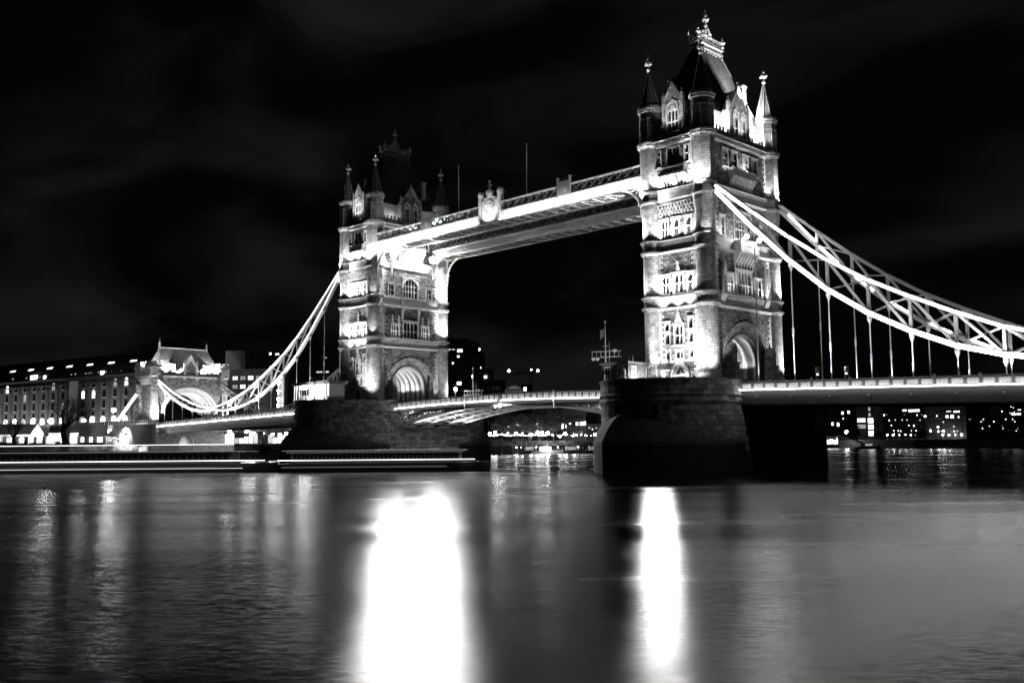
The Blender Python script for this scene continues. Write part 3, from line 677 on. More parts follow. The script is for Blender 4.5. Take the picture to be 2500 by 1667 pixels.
def flood_bank(label, loc, rz=0, s=1.0, grp='bright floodlights on the towers', m_='lamp_big', w=3000, dirs=None):
    t = thing('floodlight', label, 'floodlight', loc, rz, grp)
    MB().box(-.12*s,.12*s,-.45*s,.45*s,-.5*s,-.38*s).bar((0,-.4*s,-.4*s),(0,-.4*s,.1*s),.06).bar((0,.4*s,-.4*s),(0,.4*s,.1*s),.06).build('bracket', 'bluesteel', t)
    hs = MB(); hs.tube((-.3*s,0,0),(-.2*s,0,0),.3*s,.4*s,14)
    hs.loft([[(x*s, q*s*math.cos(2*PI*i/14), q*s*math.sin(2*PI*i/14)) for i in range(14)] for x, q in ((-.2,.4),(.3,.46),(.62,.5),(.62,.54),(.28,.5),(-.22,.44))], cap=False)
    hs.build('housing', 'bluesteel', t)
    MB().ball((.14*s,0,0), .3*s, 10).build('lens', m_, t)
    if w: point(t, (.9*s,0,0), w, .35)
    return t
flood_bank('dazzling floodlight on the farther tower ledge under the walkway, left one', (-41.15+6.9,-5.5,TZ+30.9), R(-40), 1.5, w=1500)
flood_bank('dazzling floodlight on the farther tower ledge under the walkway, right one', (-41.15+6.9,5.2,TZ+30.9), R(-40), 1.5, w=1500)
flood_bank('left floodlight on the balcony of the nearer tower', (41.15+7.1,-1.5,TZ+22.3), R(-40), .8, m_='lamp', w=420)
flood_bank('right floodlight on the balcony of the nearer tower', (41.15+7.1,2.1,TZ+22.2), R(-40), .8, m_='lamp', w=650)

# ------------------------------------------------------------------ high-level walkways
def make_walkway(label, y0, y1, s):
    """y0 outer face, y1 inner face; s=+1 outward is -y"""
    t = thing('high_walkway', label, 'walkway', (0,0,44.5), 0, 'high-level walkways')
    X0, X1 = -34.6, 34.6
    fo = Fr((0,y0,0),(1,0,0),(0,-s,0)); fi = Fr((0,y1,0),(1,0,0),(0,s,0))
    for fr in (fo, fi):
        b = MB(); b.fbox(fr, X0, X1, 0, .22, -.35, .12); b.fbox(fr, X0, X1, 1.62, 1.8, -.3, .16); b.fbox(fr, X0, X1, 3.35, 3.6, -.3, .1)
        b.fbox(fr, X0, X1, .22, .34, -.3, .05)
        b.build('chord', 'paint', t)
        p = MB(); p.fbox(fr, X0, X1, .34, 1.62, -.1, -.02); pl = p.build('frieze', 'paint', t)
        r_ = MB(); n = 58
        for k in range(n+1):
            u = X0+(X1-X0)*k/n; r_.fbox(fr, u-.05, u+.05, .36, 1.6, -.05, .07)
            if k < n and fr is fi:
                uc = u+(X1-X0)/n/2; r_.farc(fr, uc, .95, .22, .3, 0, 2*PI, -.05, .03, 8); r_.fbox(fr, uc-.03, uc+.03, .6, 1.3, -.05, .03)
        bpy.data.objects.remove(pl); p.add(r_.v, r_.f); p.build('frieze', 'paint', t)
        l = MB(); n = 38; w = (X1-X0)/n
        for k in range(n):
            u = X0+w*k
            if fr is fo and abs(u+w/2) < 2.6:
                if l.v: l.build('lattice', 'bluesteel', t); l = MB()
                continue
            l.bar(fr.P(u,1.8,0), fr.P(u+w,3.35,0), .09, .13, up=fr.n); l.bar(fr.P(u,3.35,.05), fr.P(u+w,1.8,.05), .09, .13, up=fr.n)
            l.bar(fr.P(u,1.8,-.25), fr.P(u+w,3.35,-.25), .09, .13, up=fr.n); l.bar(fr.P(u,3.35,-.3), fr.P(u+w,1.8,-.3), .09, .13, up=fr.n)
        l.build('lattice', 'bluesteel', t)
    ym = (y0+y1)/2
    rf = MB(); hw = abs(y1-y0)/2
    rf.loft([[(x, ym-hw*1.02, 3.6),(x, ym-hw*.5, 4.05),(x, ym, 4.2),(x, ym+hw*.5, 4.05),(x, ym+hw*1.02, 3.6)] for x in (X0, X1)])
    rf.build('roof', 'bluesteel', t)
    MB().box(X0, X1, min(y0,y1)+.4, max(y0,y1)-.4, .28, .36).build('floor', 'bluesteel', t)
    br = MB(); n = 26
    for k in range(n+1):
        x = X0+(X1-X0)*k/n; br.bar((x,y0+s*.2,.12),(x,y1-s*.2,.12),.16,.2)
        if k < n:
            x2 = X0+(X1-X0)*(k+1)/n; br.bar((x,y0+s*.3,.16),(x2,y1-s*.3,.16),.12,.1); br.bar((x,y1-s*.3,.19),(x2,y0+s*.3,.19),.12,.1)
    for f_ in (.25,.5,.75): br.bar((X0,y0+(y1-y0)*f_,.22),(X1,y0+(y1-y0)*f_,.22),.1,.12)
    br.build('underbracing', 'paint', t)
    # curved end brackets
    for sx in (-1, 1):
        for yy in (y0+s*.15, y1-s*.15):
            b = MB(); fr = Fr((0,yy,0),(sx,0,0),(0,-s,0))
            b.farc(fr, 30.0, -4.4, 4.4, 4.7, 0, PI/2, -.12, .12, 14); 
            for k in range(1,6): a = PI/2*k/6; b.bar(fr.P(30.0+4.6*math.cos(a),-4.4+4.6*math.sin(a)), fr.P(34.4,0.0), .1)
            b.fbox(fr, 34.5, 34.75, -4.6, 0, -.15, .15)
            b.build('end_bracket', 'paint', t)
    if s > 0:
        # light line washing the outer frieze
        for a, c in ((X0+.1,-3.3),(3.3,X1-.1)):
            MB().fbox(fo, a, c, -.1, .06, .95, 1.15).build('light_strip', 'led', t)
            la = bpy.data.lights.new('wash_light', 'AREA'); la.shape = 'RECTANGLE'; la.size = c-a; la.size_y = .15; la.energy = 420; lo = bpy.data.objects.new('wash_light', la); COL.objects.link(lo); lo.parent = t
            lp = fo.P((a+c)/2, .1, 1.0); lo.location = lp; lo.rotation_euler = (fo.P((a+c)/2, 1.2, 0)-lp).to_track_quat('-Z','Y').to_euler()
        lsf = MB(); lsf.fbox(fo, X0, X1, -.22, -.12, .9, 1.2)
        for k in range(24): u = X0+.5+k*2.95; lsf.fbox(fo, u, u+.08, -.21, -.13, 0, .9)
        lsf.build('light_shelf', 'midsteel', t)
        for sx in (-.9,.9): spot(t, (sx, y0-2.6, -.1), (0, y0-.3, 3.2), 330, 100, .15)
        # heraldic centrepiece
        cp = MB(); f2 = Fr((0,y0-.25,0),(1,0,0),(0,-1,0))
        poly = [(-2.05,.3),(2.05,.3),(2.05,4.0)]+[(2.05*math.cos(a), 4.0+1.0*math.sin(a)) for a in [PI*i/12 for i in range(1,12)]]+[(-2.05,4.0)]
        cp.fprism(f2, poly, -.25, .05); cp.farc(f2, 0, 2.9, 1.05, 1.3, 0, 2*PI, 0, .2, 20)
        for i in range(14): a = i*2*PI/14; cp.ball(tuple(f2.P(1.18*math.cos(a), 2.9+1.18*math.sin(a), .2)), .17, 6)
        cp.fprism(f2, [(-.62,3.55),(.62,3.55),(.62,2.7),(0,2.0),(-.62,2.7)], 0, .22)
        for s_ in (-1, 1):
            cp.farc(f2, s_*1.45, 1.1, .2, .34, 0, 2*PI, 0, .15, 10); cp.bar(f2.P(s_*1.4,1.5,.1), f2.P(s_*.5,2.0,.1), .15)
            cp.lathe(tuple(f2.P(s_*1.5,3.9,.1)), [(.15,0),(.2,.2),(.05,.4)], 6)
        cp.fbox(f2, -1.2, 1.2, .75, 1.2, 0, .14)
        co = cp.build('heraldic_centrepiece', 'paint', t)
        cr_ = MB(); cr_.lathe((0,y0-.25,4.95), [(.5,0),(.72,.5),(.75,.9),(.5,1.1),(.2,1.15)], 10)
        for i in range(8): a = i*PI/4; cr_.tube((.7*math.cos(a),y0-.25+.7*math.sin(a),5.8),(.15*math.cos(a),y0-.25+.15*math.sin(a),6.35),.08,n=5)
        cr_.ball((0,y0-.25,6.5), .25); cr_.bar((-.45,y0-.25,7.0),(.45,y0-.25,7.0),.22); cr_.bar((0,y0-.25,6.6),(0,y0-.25,7.7),.16); cr_.ball((0,y0-.25,7.75),.22)
        cr_.build('crown', 'gilt', co)
        for s_ in (-1, 1):
            for dy in (-.35, .5):
                p = MB(); x = s_*2.55
                p.box(x-.22,x+.22,y0+dy-.22,y0+dy+.22,.2,4.9); p.lathe((x,y0+dy,4.9), [(.2,0),(.36,.3),(.42,.75),(.2,.8),(.3,1.05),(.02,1.4)], 8)
                p.build('post', 'paint', co)
        for xx in (-18.3, 18.3):
            p = MB(); p.fbox(fo, xx-1.3, xx+1.3, 1.85, 4.3, .08, .18); p.fbox(fo, xx-1.5, xx-1.25, 1.6, 4.75, -.1, .3); p.fbox(fo, xx+1.25, xx+1.5, 1.6, 4.75, -.1, .3); p.fbox(fo, xx-1.55, xx-1.2, 4.75, 4.95, -.15, .38); p.fbox(fo, xx+1.2, xx+1.55, 4.75, 4.95, -.15, .38)
            q = p.build('pylon', 'midsteel', t)
            p = MB(); p.farc(fo, xx, 2.8, .35, .45, 0, 2*PI, .15, .24, 12); p.fprism(fo, [(xx-.22,2.95),(xx+.22,2.95),(xx,2.45)], .15, .26); p.build('shield', 'paint', q)
    return t
wk1 = make_walkway('near high-level walkway, floodlit white, heraldic centrepiece at midspan', -9.8, -5.7, 1)
wk2 = make_walkway('rear high-level walkway, dimmer, behind the floodlit one', 9.6, 5.4, -1)
# uplighters on the tower faces graze the walkway undersides
for x, e in ((-33.6,3600),(33.6,3600)):
    for y in (-7.7, 7.5): spot(None, (x, y, 42.6), (x*.2, y, 44.6), e, 44, .25)
# poles on the near walkway
for x, h, lb in ((-10.2, 10.2, 'thin bare flagpole on the walkway, left of its centrepiece'), (8.2, 10.4, 'thin bare flagpole on the walkway, right of its centrepiece')):
    t = thing('flagpole', lb, 'flagpole', (x,-8.6,48.5), 0, 'flagpoles on the walkway')
    MB().tube((0,0,-.3),(0,0,h-1.2),.09,.05,6).build('pole', 'paint', t); MB().ball((0,0,h-1.1),.12,6).build('ball', 'gilt', t)
cb = MB()
for i in range(12):
    a, c = i/12, (i+1)/12
    def cz(f_): return 50.2-2.3*4*f_*(1-f_)*.4 + f_*2.6
    cb.bar((14+20*a,-7.5,cz(a)), (14+20*c,-7.5,cz(c)), .06)
tag(cb.build('cable', 'midsteel'), 'thin sagging cable rising to the nearer tower above the walkway', 'cable')

# ------------------------------------------------------------------ suspension chains
UP = [(48.3,42.1),(54.4,37.0),(60.0,32.5),(65.4,28.6),(71.0,25.1),(76.4,22.35),(81.9,19.8),(87.4,17.5),(92.9,15.9),(98.4,14.6),(104.9,13.65)]
LO = [(48.3,41.3),(54.4,34.7),(60.0,29.15),(65.4,24.5),(71.0,20.75),(76.4,17.95),(81.9,15.65),(87.4,14.15),(92.9,13.3),(98.4,12.95),(104.9,13.35)]
UP2 = [(104.9,13.8),(110.4,14.3),(115.7,15.4),(121.5,17.0),(127.1,18.9),(132,20.9),(136.6,22.8)]
LO2 = [(104.9,13.2),(110.4,13.1),(115.7,13.7),(121.5,15.2),(127.1,17.2),(132,19.4),(136.6,22.1)]
def ptop(x): return 12.72-.0245*(abs(x)-51.8)      # parapet top line of the side spans
def lerp(P_, x):
    for (a, b), (c, d) in zip(P_, P_[1:]):
        if a <= x <= c: return b+(d-b)*(x-a)/(c-a)
    return P_[-1][1]
def make_chain(label, sx, sy, Ua, La, led, long_=True):
    """sx: +1 toward the right bank span, -1 left; sy: -1 near side, +1 rear side"""
    yo = sy*9.28
    t = thing('suspension_chain', label, 'suspension chain', (sx*Ua[0][0], yo, Ua[0][1]), 0, 'suspension chains')
    ox, oy, oz = t.location
    def P(x, z, dy=0): return Vector((sx*x-ox, dy, z-oz))
    def chord(nm, pts, h):
        b = MB()
        for (x0, z0), (x1, z1) in zip(pts, pts[1:]):
            d = Vector((x1-x0, 0, z1-z0)).normalized()*.04
            for dy in (-.27, .27): b.bar(P(x0-d.x,z0-d.z,dy), P(x1+d.x,z1+d.z,dy), .1, h)
            b.bar(P(x0,z0+h*.42), P(x1,z1+h*.42), .62, .1); b.bar(P(x0,z0-h*.42), P(x1,z1-h*.42), .62, .1)
        for x, z in pts: b.tube(P(x,z,-.38), P(x,z,.38), h*.55, n=12)
        return b.build(nm, 'paint', t)
    chord('upper_chord', Ua, .5); chord('lower_chord', La, .6)
    for i in range(1, len(Ua)-1):
        if Ua[i][1]-La[i][1] < .3: continue
        MB().bar(P(*Ua[i]), P(*La[i]), .36, .4).build('strut', 'paint', t)
    for i in range(0 if long_ else 1, len(Ua)-1):
        if i == 0 and long_: 
            continue
        b = MB(); b.bar(P(*Ua[i],-.12), P(*La[i+1],-.12), .26, .34); 
        b.build('diagonal', 'paint', t)
        if long_: MB().bar(P(*La[i],.12), P(*Ua[i+1],.12), .16, .22).build('diagonal', 'paint', t)
    # hangers with sleeves
    for (x, z) in La[1:]:
        zb = ptop(x)-1.0
        if z-zb < 1.6 or x > 133: continue
        b = MB(); b.tube(P(x,z-.2), P(x,zb), .085, n=8)
        mid = (z+zb)/2-1.2
        b.tube(P(x,mid-.6), P(x,mid+.6), .15, n=8); b.lathe(tuple(P(x,z-1.5)), [(.09,0),(.13,.1),(.27,.55),(.33,.75),(.33,1.2)], 8)
        b.build('hanger', 'paint', t)
    # light strips
    if led == 'full':
        for nm, pts, off in (('light_strip', Ua, .0), ('light_strip', La, .0)):
            for (x0, z0), (x1, z1) in zip(pts, pts[1:]):
                b = MB()
                if pts is Ua: b.bar(P(x0+.05,z0,sy*.36), P(x1-.05,z1,sy*.36), .06, .26)
                else: b.bar(P(x0+.05,z0+.19,sy*.36), P(x1-.05,z1+.19,sy*.36), .06, .15); b.bar(P(x0+.05,z0-.19,sy*.36), P(x1-.05,z1-.19,sy*.36), .06, .19)
                b.build(nm, 'led' if sx > 0 else 'led_link', t)
    elif led == 'mid':
        for pts in (Ua, La):
            for (x0, z0), (x1, z1) in zip(pts, pts[1:]):
                b = MB(); b.bar(P(x0+.05,z0,sy*.36), P(x1-.05,z1,sy*.36), .06, .26); b.build('light_strip', 'led_mid', t)
    elif led == 'inner':
        for i, ((x0, z0), (x1, z1)) in enumerate(zip(La, La[1:])):
            b = MB(); f0, f1 = (.25, .98) if i == 0 else (.1, .62)
            a = (x0+(x1-x0)*f0, z0+(z1-z0)*f0+.75*(1 if i == 0 else .4)); c = (x0+(x1-x0)*f1, z0+(z1-z0)*f1+.55*(1 if i == 0 else .4))
            b.bar(P(*a,-sy*.36), P(*c,-sy*.36), .06, .22); b.build('light_strip', 'led', t)
    return t
make_chain('long suspension chain with bright light strips, near side, falling to the right edge', 1, -1, UP, LO, 'full')
make_chain('long suspension chain on the rear side, falling right behind the bright one', 1, 1, UP, LO, 'inner')
make_chain('long suspension chain falling left from the farther tower, near side', -1, -1, UP, LO, 'mid')
make_chain('long suspension chain falling left behind the farther tower, rear side', -1, 1, UP, LO, 'none')
make_chain('short bright chain rising to the left abutment tower, near side', -1, -1, UP2, LO2, 'full', False)
make_chain('short bright chain rising to the left abutment tower, rear side', -1, 1, UP2, LO2, 'full', False)
for x in (-58,-66,-74,-84,-96): spot(None, (x, -12.2, ptop(x)+.2), (x+5, -9.3, ptop(x)+9), 3200, 110, .2)
for x in (60,66,75,84,93): spot(None, (x, 7.4, ptop(x)-.6), (x, 9.2, ptop(x)+12), 1300, 100, .2); spot(None, (x, -12.4, ptop(x)-.9), (x+3, -9.3, ptop(x)+9), 3800, 70, .2)
for k in range(13): x = 54.4+k*5.46; spot(None, (x, -9.9, ptop(x)+.1), (x, -9.3, ptop(x)+7), 420, 60, .1)

# ------------------------------------------------------------------ side-span decks
def panel_mesh(w, h):
    b = MB(); fr = Fr((0,0,0),(1,0,0),(0,-1,0))
    b.fbox(fr, -w/2, w/2, 0, h, -.04, 0); return b
def panel_fret(w, h):
    b = MB(); fr = Fr((0,0,0),(1,0,0),(0,-1,0)); n = 3
    for k in range(n):
        uc = -w/2+w*(k+.5)/n; b.farc(fr, uc, h*.5, h*.2, h*.26, 0, 2*PI, -.01, .035, 8)
        b.bar(fr.P(uc-w/n/2,0,.03), fr.P(uc-h*.18,h*.32,.03), .03); b.bar(fr.P(uc+w/n/2,0,.03), fr.P(uc+h*.18,h*.32,.03), .03)
        b.bar(fr.P(uc-w/n/2,h,.03), fr.P(uc-h*.18,h*.68,.03), .03); b.bar(fr.P(uc+w/n/2,h,.03), fr.P(uc+h*.18,h*.68,.03), .03)
    return b
def make_span(label, sx, ztop_far):
    X0, X1 = 51.85, 134.0
    t = thing('road_deck', label, 'bridge deck', (sx*X0, 0, 11.0), 0, 'road decks')
    def z(x): return ptop(x)-11.0
    def L(x): return sx*(x-X0)
    def slab(y0, y1, z0, z1, nm, m_, a=X0, c=X1):
        b = MB(); p = []
        for x in (a, c):
            p.append([(L(x),y0,z(x)+z0),(L(x),y1,z(x)+z0),(L(x),y1,z(x)+z1),(L(x),y0,z(x)+z1)])
        b.loft(p); return b.build(nm, m_, t)
    slab(-9.5, 9.5, -1.75, -1.2, 'slab', 'road')
    for s in (-1, 1):
        a, c = sorted((s*9.55, s*9.95))
        slab(a, c, -3.3, -1.2, 'fascia_girder', 'fascia')
        a, c = sorted((s*9.5, s*10.1)); slab(*sorted((s*9.5, s*9.88)), -1.2, -1.08, 'kerb', 'midsteel')
        a, c = sorted((s*9.6, s*9.95)); slab(a, c, -.14, 0, 'rail', 'bluesteel')
        a, c = sorted((s*9.7, s*9.85)); slab(a, c, -1.08, -.94, 'rail', 'bluesteel'); slab(a, c, -.3, -.15, 'rail', 'bluesteel')
    pitch = 1.82; n = int((X1-X0)/pitch)
    pm = panel_mesh(1.36, .62).build('parapet_panel', 'paint', t); fm = panel_fret(1.36, .62).build('fretwork', 'bluesteel', pm)
    pa_ = MB().box(-.2,.2,-9.98,-9.62,-1.1,.02); pb_ = MB().box(-.2,.2,-9.98,-9.62,-1.1,.02).lathe((0,-9.98,-1.1), [(.2,0),(.2,1.1),(.28,1.14),(.2,1.3),(.02,1.42)], 6)
    pa = pa_.build('post', 'bluesteel', t); pb = pb_.build('post', 'bluesteel', t); ua = ub = False; first = True
    for k in range(n):
        x = X0+.95+k*pitch
        if first: o = pm; first = False
        else:
            o = copy_tree(pm, t)
        o.location = (L(x), -9.97, z(x)-.93); 
        xp = X0+.04+k*pitch
        if k % 3 == 0:
            q = copy_tree(pb, t) if ub else pb; ub = True
        else:
            q = copy_tree(pa, t) if ua else pa; ua = True
        q.location = (L(xp), 0, z(xp))
    # light line under the parapet, near side
    k = X0+.1
    while k < X1-1:
        e = min(k+9.0, X1-.1); b = MB(); b.bar((L(k),-10.6,z(k)-1.2), (L(e),-10.6,z(e)-1.2), .14, .16); b.build('light_strip', 'led_deck', t); k = e+.12
    cr_ = MB()
    for k in range(15):
        x = X0+2.6+k*5.46
        if x < X1: cr_.box(L(x)-.2, L(x)+.2, -9.4, 9.4, z(x)-2.9, z(x)-1.76); cr_.lathe((L(x),-10.02,z(x)-2.2), [(.16,-.16),(.2,0),(.16,.16)], 8)
    cr_.build('cross_girder', 'bluesteel', t)
    return t
make_span('road deck of the right-hand suspension span, white light line under its parapet', 1, 0)
make_span('road deck of the left-hand suspension span, running to the left abutment', -1, 0)

# ------------------------------------------------------------------ bascule leaves
def bz(x): return 13.25-.62*(x/30)**2     # parapet top
def bot(x): return 11.35-3.7*(abs(x)/30)**1.8
def make_leaf(label, sx):
    t = thing('bascule_leaf', label, 'bascule leaf', (sx*30.4, 0, 11.0), 0, 'bascule leaves')
    def P(x, y, z): return (sx*x-sx*30.4, y, z-11.0)
    N = 12; xs = [.08+(30.4-.08)*k/N for k in range(N+1)]
    Y = 7.6
    def run(y0, y1, f0, f1, nm, m_, xs_=xs):
        b = MB(); b.loft([[P(x,y0,f0(x)),P(x,y1,f0(x)),P(x,y1,f1(x)),P(x,y0,f1(x))] for x in xs_]); return b.build(nm, m_, t)
    run(-Y+.1, Y-.1, lambda x: bz(x)-1.75, lambda x: bz(x)-1.3, 'deck', 'road')
    for s in (-1, 1):
        a, c = sorted((s*Y, s*(Y-.35)))
        run(a, c, lambda x: bz(x)-.12, lambda x: bz(x), 'rail', 'bluesteel'); run(a, c, lambda x: bz(x)-1.2, lambda x: bz(x)-1.08, 'rail', 'bluesteel')
        a, c = sorted((s*(Y+.05), s*(Y-.3))); run(a, c, lambda x: bz(x)-2.0, lambda x: bz(x)-1.2, 'fascia', 'fascia')
    w = 1.12; pm = panel_mesh(w, .78).build('parapet_panel', 'paint', t); panel_fret(w, .78).build('fretwork', 'bluesteel', pm)
    n = 20; pitch = 30.2/n; pa = MB().box(-.1,.1,-Y-.02,-Y+.3,-1.15,.03).build('post', 'bluesteel', t)
    for k in range(n):
        x = .1+pitch*(k+.5); o = pm if k == 0 else copy_tree(pm, t); o.location = P(x, -Y-.04, bz(x)-1.02)
        xp = .1+pitch*k; q = pa if k == 0 else copy_tree(pa, t); q.location = (P(xp,0,0)[0], 0, bz(xp)-11.0)
    MB().box(P(.26,0,0)[0]-.22, P(.26,0,0)[0]+.22, -Y-.12, -Y+.32, bz(0)-12.6, bz(0)-10.85).build('centre_post', 'bluesteel', t)
    for k in range(4):
        a, c = xs[k*3], xs[k*3+3]
        if k == 0: a += .5
        MB().bar(P(a,-Y-.6,bz(a)-1.3), P(c,-Y-.6,bz(c)-1.3), .14, .15).build('light_strip', 'led_deck', t)
    for gy in (-6.9,-2.4,2.4,6.9):
        b = MB()
        b.loft([[P(x,gy-.3,bot(x)-.12),P(x,gy+.3,bot(x)-.12),P(x,gy+.3,bot(x)+.06),P(x,gy-.3,bot(x)+.06)] for x in xs])
        b.loft([[P(x,gy-.08,bot(x)+.05),P(x,gy+.08,bot(x)+.05),P(x,gy+.08,bot(x)+.5),P(x,gy-.08,bot(x)+.5)] for x in xs])
        b.loft([[P(x,gy-.25,bz(x)-2.3),P(x,gy+.25,bz(x)-2.3),P(x,gy+.25,bz(x)-1.78),P(x,gy-.25,bz(x)-1.78)] for x in xs])
        for k in range(N+1):
            x = xs[k]
            if bz(x)-2.0-bot(x) > .5: b.bar(P(x,gy,bot(x)), P(x,gy,bz(x)-1.9), .22, .22)
            if k < N and bz(xs[k])-2-bot(xs[k]) > .4:
                x2 = xs[k+1]; b.bar(P(x,gy+.03,bot(x)+.3), P(x2,gy+.03,bz(x2)-2.0), .16, .2); b.bar(P(x,gy-.03,bz(x)-2.0), P(x2,gy-.03,bot(x2)+.2), .16, .2)
        b.build('girder', 'midsteel', t)
    c = MB()
    for k in range(N+1):
        x = xs[k]; c.bar(P(x,-6.8,bot(x)+.2), P(x,6.8,bot(x)+.2), .22, .3)
        if k < N:
            x2 = xs[k+1]
            for a, d in ((-6.9,-2.4),(-2.4,2.4),(2.4,6.9)): c.bar(P(x,a,bot(x)+.1), P(x2,d,bot(x2)+.1), .14, .14)
    c.build('bracing', 'paint', t)
    for a, d in ((-6.6,-2.7),(2.7,6.6)):   # soffit plates between the outer girder pairs near the hinge
        for k in range(6, N): s_ = MB(); s_.loft([[P(x,a,bot(x)+.42),P(x,d,bot(x)+.42),P(x,d,bot(x)+.5),P(x,a,bot(x)+.5)] for x in (xs[k]+.25, xs[k+1]-.25)]); s_.build('soffit', 'paint', t)
    return t
leafL = make_leaf('left bascule leaf of the opening span, beside the farther pier', -1)
leafR = make_leaf('right bascule leaf of the opening span, beside the nearer pier', 1)
for x, e in ((-27,2600),(27,1300)):
    for y in (-4.6, 4.6): spot(None, (x*.96, y, 4.4), (x*.6, y, 11.5), e*2.4, 120, .3)
spot(None, (-29.6, -4.6, 8.4), (-22,-7,10.5), 3200, 140, .2); spot(None, (29.6, -4.6, 8.4), (22,-7,10.8), 1800, 140, .2)
nl = thing('navigation_light', 'small pair of bright lamps under the midpoint of the opening span', 'lamp', (.1,-7.9,11.0))
MB().box(-.2,.2,0,.25,.1,.9).build('bracket', 'bluesteel', nl); MB().ball((.2,-.15,0), .26).build('lens', 'lamp', nl); MB().ball((-1.1,-.1,-.05), .18).build('lens', 'lamp', nl)
for x in (-9.5, 13.4):
    t = thing('depth_gauge', 'pale vertical marker board on the bascule edge, %s one' % ('left' if x < 0 else 'right'), 'marker board', (x,-7.95,10.2), 0, 'marker boards on the opening span')
    MB().box(-.1,.1,-.06,.06,0,3.2).build('board', 'paint', t); MB().tube((0,.1,.3),(0,.5,.3),.05).build('bracket', 'bluesteel', t)

